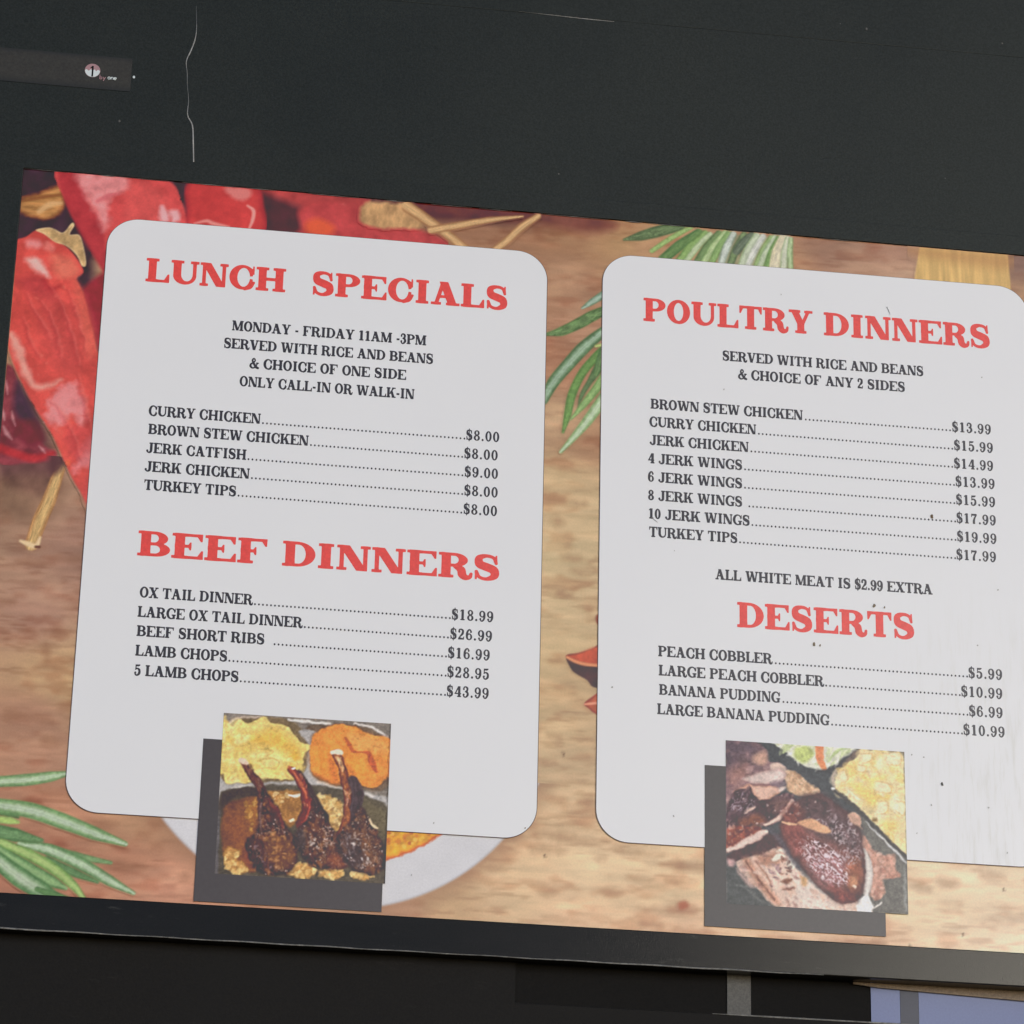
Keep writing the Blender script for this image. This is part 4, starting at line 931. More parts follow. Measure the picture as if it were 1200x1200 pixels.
    c.fill(P([(290, 120), (350, 100), (365, 150), (330, 170), (290, 150)]), (206, 160, 134), soft=6, op=.8, tex=.1); c.fill(P([(160, 200), (240, 170), (260, 230), (200, 280), (160, 280)]), (164, 116, 104), soft=12, op=.75)
    c.dabs(o, 50, 2.2, [(176, 132, 126), (96, 70, 78), (196, 156, 148), (146, 104, 96)], 23, op=.5, aspect=2, ang=.5, soft=2.4)
    o = P([(380, 170), (440, 165), (468, 200), (460, 240), (400, 235)]); c.fill(o, (196, 168, 152), soft=2.5, tex=.14, seed=25)
    o = P([(462, 208), (520, 215), (580, 260), (648, 312), (610, 345), (520, 330), (470, 300)]); c.fill(o, (194, 154, 120), soft=2.4, tex=.14, tsx=6, tsy=6, seed=26, wob=1.5); c.dabs(o, 34, 1.6, [(214, 178, 140), (164, 120, 88), (226, 194, 160)], 27, op=.6)
    o = P([(226, 246), (330, 208), (430, 190), (466, 222), (440, 256), (360, 276), (290, 272)]); c.fill(o, (210, 186, 176), soft=2, tex=.06, edge=(188, 154, 146), ew=4)
    o = P([(176, 320), (240, 280), (300, 276), (400, 285), (458, 292), (410, 335), (350, 366), (300, 340), (262, 288), (240, 300)]); c.fill(o, (208, 166, 146), soft=2, tex=.07, seed=28, edge=(186, 134, 112), ew=4)
    c.stroke(P([(280, 276), (340, 282), (430, 276)]), [.6, 1.2, .6], (118, 84, 84), soft=2, op=.8); c.fill(P([(380, 268), (450, 250), (460, 285), (410, 290)]), (128, 108, 116), soft=4, op=.8); c.fill(P([(425, 290), (460, 290), (458, 310), (430, 312)]), (206, 186, 178), soft=3)
    sk = P([(130, 470), (150, 380), (200, 305), (255, 296), (266, 282), (290, 330), (345, 366), (420, 335), (485, 325), (516, 372), (470, 440), (385, 492), (300, 498), (210, 500), (130, 520)])
    c.fill(sk, (82, 58, 64), soft=2, tex=.20, tsx=9, tsy=12, seed=31, wob=1.2); c.fill(P([(215, 470), (300, 440), (350, 460), (340, 495), (230, 498)]), (150, 86, 58), soft=7, op=.8, tex=.12)
    c.fill(P([(370, 380), (430, 350), (490, 370), (450, 420), (390, 430)]), (122, 86, 76), soft=8, op=.7); c.glints(P([(160, 350), (260, 310), (300, 400), (180, 430)]), (178, 160, 168), 32, 6, 3, 1.2, .68, .86, .8)
    c.dabs(sk, 46, 1.4, [(118, 84, 86), (58, 42, 50), (150, 112, 108), (66, 46, 52)], 33, op=.6, aspect=2.8, ang=.7); c.dabs(sk, 14, .8, [(220, 196, 188)], 34, op=.8)
    c.stroke(P([(240, 428), (270, 412), (296, 398)]), [1, 1.8, 1.2], (206, 172, 158), soft=2); c.stroke(P([(350, 492), (400, 472), (450, 440), (480, 395), (500, 372)]), [1.8, 2.6, 3, 3.2, 3], (224, 192, 176), soft=1.8, side=(190, 146, 132))
    o = P([(130, 530), (200, 500), (290, 500), (335, 525), (260, 570), (150, 640), (130, 640)]); c.fill(o, (136, 72, 58), soft=2.4, tex=.24, tsx=8, tsy=8, seed=35); c.dabs(o, 40, 1.5, [(186, 118, 90), (92, 50, 48), (206, 160, 142), (156, 70, 46)], 36, op=.7)
    o = P([(150, 660), (260, 600), (360, 545), (440, 550), (520, 640), (440, 660), (330, 670), (220, 690), (150, 690)]); c.fill(o, (80, 56, 58), soft=3, tex=.14, seed=37); c.stroke(P([(152, 634), (220, 604), (300, 560), (350, 534)]), [2.6, 4, 4.4, 3.4], (222, 194, 180), soft=1.8, side=(192, 154, 140))
    # breast
    br = P([(196, 700), (270, 672), (340, 650), (410, 622), (470, 640), (530, 735), (620, 830), (720, 890), (850, 905), (930, 960), (900, 985), (600, 985), (430, 945), (350, 885), (262, 795)])
    c.fill(br, (212, 180, 162), soft=2.4, tex=.12, tsx=12, tsy=10, seed=41, wob=1.2); c.fill(P([(480, 790), (560, 760), (700, 900), (800, 960), (600, 970), (500, 900)]), (224, 206, 192), soft=14, op=.8, tex=.05); c.fill(P([(230, 690), (270, 680), (340, 790), (420, 890), (440, 940), (380, 900), (300, 810)]), (190, 134, 108), soft=6, op=.85, tex=.12)
    c.fill(P([(300, 660), (420, 640), (440, 680), (350, 720)]), (150, 98, 76), soft=9, op=.75, tex=.2); c.stroke(P([(245, 690), (300, 770), (400, 900)]), [.8, 1.4, 1], (112, 70, 58), soft=2, op=.8); c.stroke(P([(300, 690), (350, 760), (390, 830)]), [.8, 1.2, 1], (140, 88, 66), soft=2, op=.7)
    c.dabs(br, 90, 1.8, [(188, 136, 112), (232, 208, 194), (166, 118, 110), (224, 170, 140), (142, 96, 86)], 43, op=.5, aspect=2.6, ang=2.3, soft=2)
    c.dabs(P([(380, 720), (440, 700), (420, 800), (390, 840)]), 10, 1.8, [(120, 88, 96), (150, 116, 120)], 44, op=.7)
    for q, col in (([(440, 800), (475, 785), (500, 790), (470, 815)], (112, 64, 44)), ([(445, 845), (495, 832), (510, 842), (480, 852)], (120, 76, 62)), ([(545, 770), (580, 790), (575, 830), (550, 820)], (198, 150, 100))): c.fill(P(q), col, soft=3, op=.9)
    for q in ([(390, 680), (420, 650), (460, 660), (440, 676), (410, 690)], [(465, 690), (490, 672), (520, 710), (490, 730)], [(410, 640), (440, 628), (455, 640)]): c.fill(P(q), (224, 214, 196), soft=2.4)
    c.dabs(P([(420, 690), (470, 670), (500, 740), (440, 760)]), 14, 1.8, [(128, 78, 62), (96, 60, 56)], 45, op=.7)
    c.fill(P([(200, 730), (230, 760), (290, 830), (270, 830), (220, 780)]), (196, 160, 150), soft=4, op=.8); c.fill(P([(150, 680), (190, 690), (180, 720), (150, 715)]), (190, 150, 146), soft=4)
    # pink shreds and bone
    o = P([(880, 555), (910, 580), (950, 640), (1010, 660), (1050, 655), (1056, 720), (1086, 768), (1020, 790), (985, 790), (1002, 850), (960, 898), (915, 868), (925, 740), (880, 620)])
    c.fill(o, (192, 142, 122), soft=2.4, tex=.10, tsx=7, tsy=7, seed=51, wob=2); c.dabs(o, 50, 1.9, [(210, 164, 144), (164, 112, 98), (222, 182, 164), (180, 120, 100)], 52, op=.6)
    c.stroke(P([(884, 640), (906, 700), (912, 780), (896, 860)]), [4, 5, 5, 4], (216, 206, 196), soft=1.8, side=(182, 168, 160)); c.fill(P([(845, 925), (880, 880), (905, 868), (936, 944), (905, 985), (860, 985)]), (232, 226, 220), soft=2.4, tex=.04); c.stroke(P([(930, 945), (960, 930), (978, 915)]), [.6, 1.2, .8], (214, 206, 198), soft=1.6)
    # drumstick
    dr = P([(432, 490), (480, 410), (560, 345), (650, 330), (730, 380), (800, 430), (858, 505), (880, 600), (892, 720), (890, 810), (852, 902), (780, 922), (700, 885), (610, 800), (528, 705), (462, 600)])
    c.fill(dr, (60, 40, 42), soft=7, op=.6); c.fill(dr, (116, 70, 64), soft=2, edge=(84, 54, 52), ew=8, seed=61)
    c.fill(P([(520, 360), (660, 335), (780, 425), (860, 520), (860, 640), (760, 600), (640, 560), (560, 480)]), (88, 66, 68), soft=14, op=.9, tex=.14); c.fill(P([(440, 490), (530, 500), (580, 600), (560, 690), (500, 620), (460, 570)]), (128, 66, 60), soft=10, op=.85, tex=.12)
    c.fill(P([(590, 650), (720, 650), (800, 720), (780, 800), (680, 820), (610, 760)]), (158, 104, 104), soft=16, op=.7); c.fill(P([(800, 700), (860, 680), (870, 800), (820, 850), (790, 800)]), (160, 92, 62), soft=9, op=.75, tex=.1); c.fill(P([(700, 830), (800, 860), (830, 900), (760, 912)]), (128, 62, 56), soft=8, op=.8)
    c.fill(P([(450, 420), (500, 380), (560, 420), (540, 480), (460, 470)]), (122, 64, 54), soft=8, op=.7, tex=.2)
    c.mottle(dr, .20, 8, 4, 62, -.9)
    c.dabs(P([(660, 420), (780, 440), (860, 540), (870, 660), (760, 600), (640, 520)]), 60, .8, [(196, 176, 178), (150, 128, 132), (222, 206, 204)], 63, op=.7, aspect=3.4, ang=.9, soft=1.0, spread=1.2)
    c.glints(P([(560, 560), (680, 590), (800, 700), (790, 830), (680, 800), (580, 720)]), (224, 206, 212), 64, 5.2, 2.6, -.7, .60, .80, .9); c.glints(P([(700, 470), (840, 520), (870, 680), (780, 700)]), (196, 178, 182), 65, 4.5, 2.4, .9, .68, .86, .7); c.glints(P([(500, 590), (560, 580), (600, 680), (560, 700)]), (206, 176, 176), 66, 4, 2.4, -.9, .66, .84, .7)
    c.dabs(P([(590, 620), (700, 640), (800, 740), (770, 830), (660, 790)]), 50, .9, [(236, 220, 224), (210, 190, 200), (170, 110, 116)], 67, op=.85, aspect=2.6, ang=-.8, spread=.7); c.dabs(P([(470, 380), (620, 350), (700, 400), (560, 470), (470, 450)]), 26, .9, [(170, 126, 112), (206, 178, 170), (60, 44, 46)], 68, op=.7)
    o = P([(528, 486), (600, 462), (660, 495), (706, 522), (690, 542), (620, 528), (560, 505)]); c.fill(o, (214, 158, 118), soft=2.4, tex=.12, seed=69); c.stroke(P([(440, 478), (480, 488), (520, 492)]), [1, 1.6, 1], (226, 176, 136), soft=1.8)
    o = P([(800, 440), (840, 428), (870, 455), (868, 500), (878, 518), (850, 500), (820, 480)]); c.fill(o, (194, 152, 130), soft=2, tex=.1); c.fill(P([(820, 770), (845, 775), (850, 820), (812, 830)]), (206, 146, 106), soft=4, op=.8); c.stroke(P([(830, 825), (838, 832)]), [1.4, 1.4], (240, 210, 190), soft=1.6)
    c.stroke(P([(365, 510), (420, 560), (470, 640), (530, 720)]), [2, 3, 3, 2], (92, 84, 92), soft=4, op=.7)
    X, Z = c.X, c.Z
    base = np.array((104, 100, 97)) / 255.0
    e = np.minimum(X - 733.9, 940.4 - X); m = sstep(1.6, 0.2, e)[..., None] * .5; c.rgb = c.rgb * (1 - m) + base * m
    c.blur(1); c.ruffle(1.4, 7.5, 401, .09); c.punch(.08, .7)
    return c


# ------------------------------------------------------------------ materials
def mat(name, color=(0.5, 0.5, 0.5, 1), rough=0.5, spec=0.5):
    m = bpy.data.materials.new(name); m.use_nodes = True
    b = m.node_tree.nodes['Principled BSDF']
    b.inputs['Base Color'].default_value = color
    b.inputs['Roughness'].default_value = rough
    b.inputs['Specular IOR Level'].default_value = spec
    return m, m.node_tree.nodes, m.node_tree.links, b
def noise(nd, ln, scale, detail=4, rough=0.55, stretch=None, coord='Object'):
    tc = nd.new('ShaderNodeTexCoord'); mp = nd.new('ShaderNodeMapping'); n = nd.new('ShaderNodeTexNoise')
    if stretch: mp.inputs['Scale'].default_value = stretch
    n.inputs['Scale'].default_value = scale; n.inputs['Detail'].default_value = detail; n.inputs['Roughness'].default_value = rough
    ln.new(tc.outputs[coord], mp.inputs['Vector']); ln.new(mp.outputs['Vector'], n.inputs['Vector'])
    return n
def ramp(nd, ln, src, stops):
    r = nd.new('ShaderNodeValToRGB'); e = r.color_ramp.elements
    while len(e) < len(stops): e.new(0.5)
    for k, (p, v) in enumerate(stops):
        e[k].position = p; e[k].color = v if len(v) == 4 else tuple(v) + (1,)
    ln.new(src, r.inputs['Fac']); return r
def mixc(nd, ln, fac, a, b, mode='MIX'):
    m = nd.new('ShaderNodeMix'); m.data_type = 'RGBA'; m.blend_type = mode
    for s, v in ((0, fac), (6, a), (7, b)):
        if isinstance(v, (int, float, tuple)): m.inputs[s].default_value = v
        else: ln.new(v, m.inputs[s])
    return m.outputs[2]
def bump(nd, ln, b, src, strength, dist=0.002):
    n = nd.new('ShaderNodeBump'); n.inputs['Strength'].default_value = strength; n.inputs['Distance'].default_value = dist
    ln.new(src, n.inputs['Height']); ln.new(n.outputs['Normal'], b.inputs['Normal'])

PRINT_ROUGH = 0.35
PRINT_SPEC = 0.46
def make_print(name, alpha):
    """laminated print: colour from the drawn colour grid, fine print grain over it"""
    m, nd, ln, b = mat(name, rough=PRINT_ROUGH, spec=PRINT_SPEC)
    at_ = nd.new('ShaderNodeAttribute'); at_.attribute_name = 'ink'
    g = noise(nd, ln, 420, 3, 0.6)
    r = ramp(nd, ln, g.outputs['Fac'], [(0.25, (0.93, 0.93, 0.93)), (0.75, (1.06, 1.06, 1.06))])
    c = mixc(nd, ln, 1.0, at_.outputs['Color'], r.outputs['Color'], 'MULTIPLY')
    ln.new(c, b.inputs['Base Color'])
    if alpha: ln.new(at_.outputs['Alpha'], b.inputs['Alpha'])
    s = noise(nd, ln, 9, 4, 0.6)
    rr = nd.new('ShaderNodeMapRange'); rr.inputs[3].default_value = PRINT_ROUGH - 0.05; rr.inputs[4].default_value = PRINT_ROUGH + 0.08
    ln.new(s.outputs['Fac'], rr.inputs[0]); ln.new(rr.outputs[0], b.inputs['Roughness'])
    return m
M_SHEET = make_print('printed_sheet', False)

def make_white(name, splashed):
    m, nd, ln, b = mat(name, (0.79, 0.79, 0.80, 1), PRINT_ROUGH, PRINT_SPEC)
    big = noise(nd, ln, 3.0, 4, 0.6)
    base = ramp(nd, ln, big.outputs['Fac'], [(0.3, (0.775, 0.775, 0.785)), (0.7, (0.80, 0.80, 0.805))])
    out = base.outputs['Color']
    if splashed:       # dried splashes and wiping marks in the lower outer corner
        st = noise(nd, ln, 7.0, 6, 0.68, (22, 1, 2.2))
        sm = ramp(nd, ln, st.outputs['Fac'], [(0.50, (0, 0, 0)), (0.66, (1, 1, 1))])
        tc = nd.new('ShaderNodeTexCoord'); sp = nd.new('ShaderNodeSeparateXYZ'); ln.new(tc.outputs['Generated'], sp.inputs[0])
        def edge(src, a, c, va, vc):
            r = nd.new('ShaderNodeMapRange'); r.interpolation_type = 'SMOOTHSTEP'
            for k, v in ((1, a), (2, c), (3, va), (4, vc)): r.inputs[k].default_value = v
            ln.new(src, r.inputs[0]); return r.outputs[0]
        def mul(a, c):
            q = nd.new('ShaderNodeMath'); q.operation = 'MULTIPLY'; ln.new(a, q.inputs[0]); ln.new(c, q.inputs[1]); return q.outputs[0]
        zone = mul(edge(sp.outputs['X'], 0.55, 0.85, 0.0, 1.0), edge(sp.outputs['Z'], 0.2, 0.55, 1.0, 0.0))
        fac = mul(zone, sm.outputs['Color'])
        out = mixc(nd, ln, fac, out, (0.735, 0.73, 0.712, 1))
        rr = nd.new('ShaderNodeMapRange'); rr.inputs[3].default_value = PRINT_ROUGH; rr.inputs[4].default_value = PRINT_ROUGH + 0.12
        ln.new(fac, rr.inputs[0]); ln.new(rr.outputs[0], b.inputs['Roughness'])
    ln.new(out, b.inputs['Base Color'])
    return m
M_WHITE = make_white('white_laminate', False)
M_WHITE2 = make_white('splashed_white_laminate', True)
def make_ink(name, rgb, amt=0.10):
    m, nd, ln, b = mat(name, ink255(*rgb), PRINT_ROUGH, PRINT_SPEC)
    g = noise(nd, ln, 260, 3, 0.6)
    c0 = ink255(*rgb); lo = tuple(v * (1 - amt) for v in c0[:3]); hi = tuple(v * (1 + amt) + 0.004 for v in c0[:3])
    r = ramp(nd, ln, g.outputs['Fac'], [(0.3, lo), (0.7, hi)]); ln.new(r.outputs['Color'], b.inputs['Base Color'])
    return m
M_RED = make_ink('red_ink', (215, 78, 72))
M_BLACK = make_ink('black_ink', (62, 60, 64), 0.2)
M_EDGE = make_ink('dark_outline_ink', (92, 74, 70))
M_GREY = make_ink('grey_square_ink', (74, 69, 69), 0.05)
M_GREY2 = make_ink('warm_grey_square_ink', (78, 74, 72), 0.05)

def make_black(name, lo, hi, rough, scuff=0.0, grain=430, spec=0.5, streak=(1, 1, 1), rv=0.12, gamp=0.28, gbump=0.15):
    m, nd, ln, b = mat(name, lo + (1,), rough, spec)
    n = noise(nd, ln, 4.0, 5, 0.6, streak)
    r = ramp(nd, ln, n.outputs['Fac'], [(0.3, lo), (0.7, hi)])
    out = r.outputs['Color']
    f = noise(nd, ln, grain, 2, 0.7)
    fr = ramp(nd, ln, f.outputs['Fac'], [(0.3, (1 - gamp,) * 3), (0.7, (1 + gamp,) * 3)])
    out = mixc(nd, ln, 1.0, out, fr.outputs['Color'], 'MULTIPLY')
    if scuff:
        s = noise(nd, ln, 34.0, 7, 0.75, (0.35, 1, 1.6)); sr = ramp(nd, ln, s.outputs['Fac'], [(0.62, (0, 0, 0)), (0.80, (scuff, scuff, scuff))])
        out = mixc(nd, ln, sr.outputs['Color'], out, (0.16, 0.155, 0.14, 1))
    ln.new(out, b.inputs['Base Color'])
    rr = nd.new('ShaderNodeMapRange'); rr.inputs[3].default_value = rough - rv; rr.inputs[4].default_value = rough + rv
    ln.new(n.outputs['Fac'], rr.inputs[0]); ln.new(rr.outputs[0], b.inputs['Roughness'])
    bump(nd, ln, b, f.outputs['Fac'], gbump, 0.0006)
    return m
M_WALL = make_black('black_wall_paint', (0.0105, 0.0132, 0.0124), (0.0140, 0.0170, 0.0158), 0.42, 0.0, spec=0.20, gamp=0.4, gbump=0.25)
M_WALL.node_tree.nodes['Principled BSDF'].inputs['Specular Tint'].default_value = (0.95, 1.0, 0.92, 1)
M_FRAME = make_black('black_frame_metal', (0.0065, 0.006, 0.005), (0.0105, 0.0098, 0.0085), 0.09, 0.6, 700, spec=0.20, rv=0.03, streak=(1.2, 1, 9))
M_FRAME.node_tree.nodes['Principled BSDF'].inputs['Specular Tint'].default_value = (1.0, 0.95, 0.84, 1)
M_FASCIA = make_black('black_fascia_paint', (0.0042, 0.0038, 0.0034), (0.0075, 0.0068, 0.006), 0.6, 0.12, spec=0.13)
M_DARK = make_black('dark_interior', (0.0042, 0.0038, 0.0034), (0.007, 0.0065, 0.006), 0.7, spec=0.12)
M_WORN_LIT = make_black('worn_bare_lit_edge', (0.10, 0.10, 0.09), (0.30, 0.29, 0.27), 0.5, 0.0, 300, streak=(14, 1, 1))  # bare worn edges; also paints the highlight along the bottom bar
M_SCRATCH = make_black('bare_scratch', (0.20, 0.20, 0.19), (0.42, 0.41, 0.39), 0.7, 0.0, 300)
M_POST = make_black('grey_post_paint', (0.060, 0.058, 0.052), (0.085, 0.082, 0.074), 0.6, 0.3)
M_BLUE = make_black('pale_blue_paint', (0.135, 0.170, 0.33), (0.155, 0.19, 0.36), 0.5, 0.0, gamp=0.05)
M_NAVY = make_black('dark_blue_paint', (0.022, 0.027, 0.05), (0.032, 0.038, 0.065), 0.5, 0.0, gamp=0.08)
M_TAN = make_black('raw_wood_edge', (0.13, 0.09, 0.055), (0.20, 0.14, 0.085), 0.6, 0.0, 500, streak=(1, 1, 20))
M_STRIP = make_black('dull_brown_strip', (0.026, 0.025, 0.021), (0.033, 0.031, 0.027), 0.55, 0.0, 330, spec=0.27)
def fade_edges(m, rim):
    """grime that greys the strip towards its long edges"""
    nd, ln = m.node_tree.nodes, m.node_tree.links; b = nd['Principled BSDF']
    tc = nd.new('ShaderNodeTexCoord'); sp = nd.new('ShaderNodeSeparateXYZ'); ln.new(tc.outputs['Generated'], sp.inputs[0])
    r = ramp(nd, ln, sp.outputs['Z'], [(0.0, rim), (0.22, (0, 0, 0)), (0.86, (0, 0, 0)), (1.0, rim)])
    r.color_ramp.elements[0].color = r.color_ramp.elements[3].color = (1, 1, 1, 1)
    src = b.inputs['Base Color'].links[0].from_socket
    ln.new(mixc(nd, ln, r.outputs['Color'], src, rim + (1,)), b.inputs['Base Color'])
fade_edges(M_STRIP, (0.013, 0.015, 0.015))
M_SPECK = make_black('grey_speck', (0.34, 0.335, 0.32), (0.48, 0.47, 0.45), 0.8)
M_DIRT = make_black('dirt', (0.16, 0.12, 0.07), (0.34, 0.28, 0.20), 0.8)
M_DIRTD = make_black('dark_dirt', (0.10, 0.06, 0.03), (0.2, 0.13, 0.07), 0.8)
M_PINK, _nd, _ln, _b = mat('logo_pink', (0.36, 0.20, 0.21, 1), 0.5)
M_PALE, _nd, _ln, _b = mat('logo_white', (0.62, 0.68, 0.68, 1), 0.5)

# ------------------------------------------------------------------ building helpers (all drawing coordinates in mm on the board)
col = scene.collection
BASE = (0.5535, 0.0, Z0 - 0.866)
def empty(name, loc, label, cat):
    o = bpy.data.objects.new(name, None); col.objects.link(o); o.location = loc
    o.empty_display_size = 0.1; o['label'] = label; o['category'] = cat
    return o
def link(name, me, material, parent, label=None):
    o = bpy.data.objects.new(name, me); col.objects.link(o)
    if material: me.materials.append(material)
    if parent: o.parent = parent
    if label: o['label'] = label
    return o
def origin_of(parent):
    v = Vector((0, 0, 0))
    while parent is not None:
        v += parent.location; parent = parent.parent
    return v
def W(x, y, z, org):
    return (x * S - org[0], y * S - org[1], z * S + Z0 - org[2])
def mesh_obj(name, verts, faces, material, parent, label=None, org=None):
    org = org or origin_of(parent)
    me = bpy.data.meshes.new(name)
    me.from_pydata([W(*v, org) for v in verts], [], faces); me.update()
    return link(name, me, material, parent, label)
def flat(name, poly, y, material, parent, label=None):
    """one flat printed shape, facing the street"""
    bm = bmesh.new(); org = origin_of(parent)
    vs = [bm.verts.new(W(x, y, z, org)) for x, z in poly]
    f = bm.faces.new(vs); f.normal_update()
    if f.normal.y > 0: f.normal_flip()
    me = bpy.data.meshes.new(name); bm.to_mesh(me); bm.free()
    return link(name, me, material, parent, label)
def slab(name, poly, y0, y1, material, parent, label=None, bevel=0.0):
    """front outline poly (x, z) given depth from y0 (street side) to y1"""
    bm = bmesh.new(); org = origin_of(parent)
    a = [bm.verts.new(W(x, y0, z, org)) for x, z in poly]; b = [bm.verts.new(W(x, y1, z, org)) for x, z in poly]
    bm.faces.new(a); bm.faces.new(b[::-1]); n = len(poly)
    for i in range(n): bm.faces.new((a[i], b[i], b[(i + 1) % n], a[(i + 1) % n]))
    bmesh.ops.recalc_face_normals(bm, faces=bm.faces)
    if bevel: bmesh.ops.bevel(bm, geom=list(bm.edges), offset=bevel * S, segments=2, affect='EDGES', profile=0.6)
    me = bpy.data.meshes.new(name); bm.to_mesh(me); bm.free()
    return link(name, me, material, parent, label)
def box(x0, z0, x1, z1): return [(x0, z0), (x1, z0), (x1, z1), (x0, z1)]
def rrect(x0, z0, x1, z1, r, n=14):
    out = []
    for cx, cz, a0 in ((x1 - r, z1 - r, 0), (x0 + r, z1 - r, 90), (x0 + r, z0 + r, 180), (x1 - r, z0 + r, 270)):
        for k in range(n + 1):
            t = math.radians(a0 + 90 * k / n); out.append((cx + r * math.cos(t), cz + r * math.sin(t)))
    return out
def picture(name, c, y, material, parent, label, desat=0.02):
    """a drawn colour grid as a printed sheet; empty cells are left out"""
    ok = c.a > 0.004
    cell = ok[:-1, :-1] | ok[1:, :-1] | ok[:-1, 1:] | ok[1:, 1:]
    used = np.zeros(c.a.shape, bool)
    for dj in (0, 1):
        for di in (0, 1):
            used[dj:used.shape[0] - 1 + dj, di:used.shape[1] - 1 + di] |= cell
    idx = np.full(c.a.shape, -1); idx[used] = np.arange(used.sum())
    org = origin_of(parent)
    X, Z = np.clip(c.X[used], SX0, SX1), c.Z[used]
    Z = np.minimum(np.maximum(Z, sheet_bot(X)), sheet_top(X))
    co = np.stack([X * S - org[0], np.full(X.shape, y * S - org[1]), Z * S + Z0 - org[2]], 1)
    j, i = np.nonzero(cell)
    quad = np.stack([idx[j, i], idx[j, i + 1], idx[j + 1, i + 1], idx[j + 1, i]], 1)
    me = bpy.data.meshes.new(name)
    me.vertices.add(len(co)); me.vertices.foreach_set('co', co.astype(np.float32).ravel())
    me.loops.add(quad.size); me.loops.foreach_set('vertex_index', quad.astype(np.int32).ravel())
    me.polygons.add(len(quad)); me.polygons.foreach_set('loop_start', (np.arange(len(quad)) * 4).astype(np.int32))
    me.update(calc_edges=True); me.validate()
    ca = me.color_attributes.new('ink', 'FLOAT_COLOR', 'POINT')
    rgba = np.concatenate([ink(np.clip(c.rgb[used], 0, 1), desat), c.a[used][:, None]], 1)
    ca.data.foreach_set('color', rgba.astype(np.float32).ravel())
    return link(name, me, material, parent, label)
def ribbon(name, path, widths, y, material, parent, label=None):
    P = spline(path, False, 5); R = np.interp(np.linspace(0, 1, len(P)), np.linspace(0, 1, len(widths)), widths)
    v, f = [], []
    for i in range(len(P)):
        d = P[min(i + 1, len(P) - 1)] - P[max(i - 1, 0)]; d = d / (np.hypot(*d) + 1e-9); n = np.array([-d[1], d[0]]) * R[i]
        v += [(P[i][0] + n[0], y, P[i][1] + n[1]), (P[i][0], y - 0.4, P[i][1]), (P[i][0] - n[0], y, P[i][1] - n[1])]
        if i: k = i * 3; f += [(k - 3, k - 2, k + 1, k), (k - 2, k - 1, k + 2, k + 1)]
    return mesh_obj(name, v, f, material, parent, label)

# ------------------------------------------------------------------ the wall behind
def zline(p, q):
    """height of the level line seen through two pixels"""
    return (at(*p)[1] + at(*q)[1]) / 2
SEAM = zline((660, 18), (1000, 48))
LEFT, RIGHT = -1400.0, 2500.0
wall = empty('wall', (0.5535, 0.02, Z0 - 1.9), 'black painted wall of wide panels behind and above the menu board', 'wall')
slab('wall_panel', box(LEFT, 60.0, RIGHT, SEAM - 0.25), 2, 30, M_WALL, wall, bevel=0.5)
slab('wall_panel', box(LEFT, SEAM + 0.25, RIGHT, SEAM + 1250), 2.6, 30, M_WALL, wall, bevel=0.5)
slab('wall_panel', box(LEFT, -2000, SX0 - 40, 58.0), 4, 30, M_WALL, wall)
slab('wall_panel', box(SX1 + 40, -2000, RIGHT, 58.0), 4, 30, M_WALL, wall)
crack = pts([(230, 6), (230.5, 28), (229, 44), (224, 58), (218.5, 71), (219.5, 86), (219.5, 98), (221, 116), (220, 134), (225.5, 146), (226.5, 165), (227, 189)])
for seg, wd in ((crack, [.15, .25, .45, .7, .75, .5, .35, .3, .22, .3, .55, .75, .7, .75, .6]),):
    ribbon('paint_crack', seg, wd, 1.8, M_SCRATCH, wall, 'thin white hair crack running down to the board')
ribbon('scratch', pts([(24.6, 177), (24.8, 183), (23.6, 189)]), [.4, .8, .5], 1.8, M_SCRATCH, wall)
ribbon('scratch', pts([(27, 192), (28.6, 193.5), (29.4, 196)]), [.8, 1.7, 1.0], 1.7, M_SCRATCH, wall)
ribbon('scratch', pts([(608, 12.5), (640, 16), (690, 21.5), (720, 24.4)]), [.15, .3, .5, .3], 1.8, M_SCRATCH, wall)
for px, py, r in ((140, 141, 1.3), (316, 201, 1.2), (1016, 33, 1.4), (1175, 50, 1.0), (655, 203, .9), (985, 27, .6), (1108, 208, .6)):
    flat('paint_chip', [(at(px, py)[0] + r * math.cos(t) * (1 + .3 * math.sin(3 * t + px)), at(px, py)[1] + r * 1.3 * math.sin(t)) for t in np.arange(7) * .897], 1.7, M_POST, wall)

# ------------------------------------------------------------------ the narrow strip with a round logo
strip = empty('sign_strip', (0.0, 0.0, Z0 + 0.15), 'dull brown strip with a small round pink and white logo on the black wall', 'sign')
sx1 = at(154, 86)[0]; st0, st1 = at(120, 104)[1], at(120, 65)[1]
slab('strip_plate', box(LEFT + 300, st0, sx1, st1), 1.3, 2.6, M_STRIP, strip)
lx, lz = at(108.5, 82)
R0 = 9.2
flat('logo_disc', [(lx + R0 * math.cos(t), lz + R0 * math.sin(t)) for t in np.linspace(0, 2 * math.pi, 28, endpoint=False)], 1.1, M_PINK, strip)
flat('logo_patch', [(lx + R0 * .97 * math.cos(t), lz + R0 * .97 * math.sin(t)) for t in np.linspace(math.pi * 1.0, math.pi * 2.0, 16)] + [(lx + R0 * .7, lz + 1.5), (lx + R0 * .45, lz - .8), (lx + R0 * .3, lz + 1.6), (lx, lz), (lx - R0 * .25, lz + 1.4), (lx - R0 * .5, lz - 1), (lx - R0 * .75, lz + 1)], 1.0, M_PALE, strip)
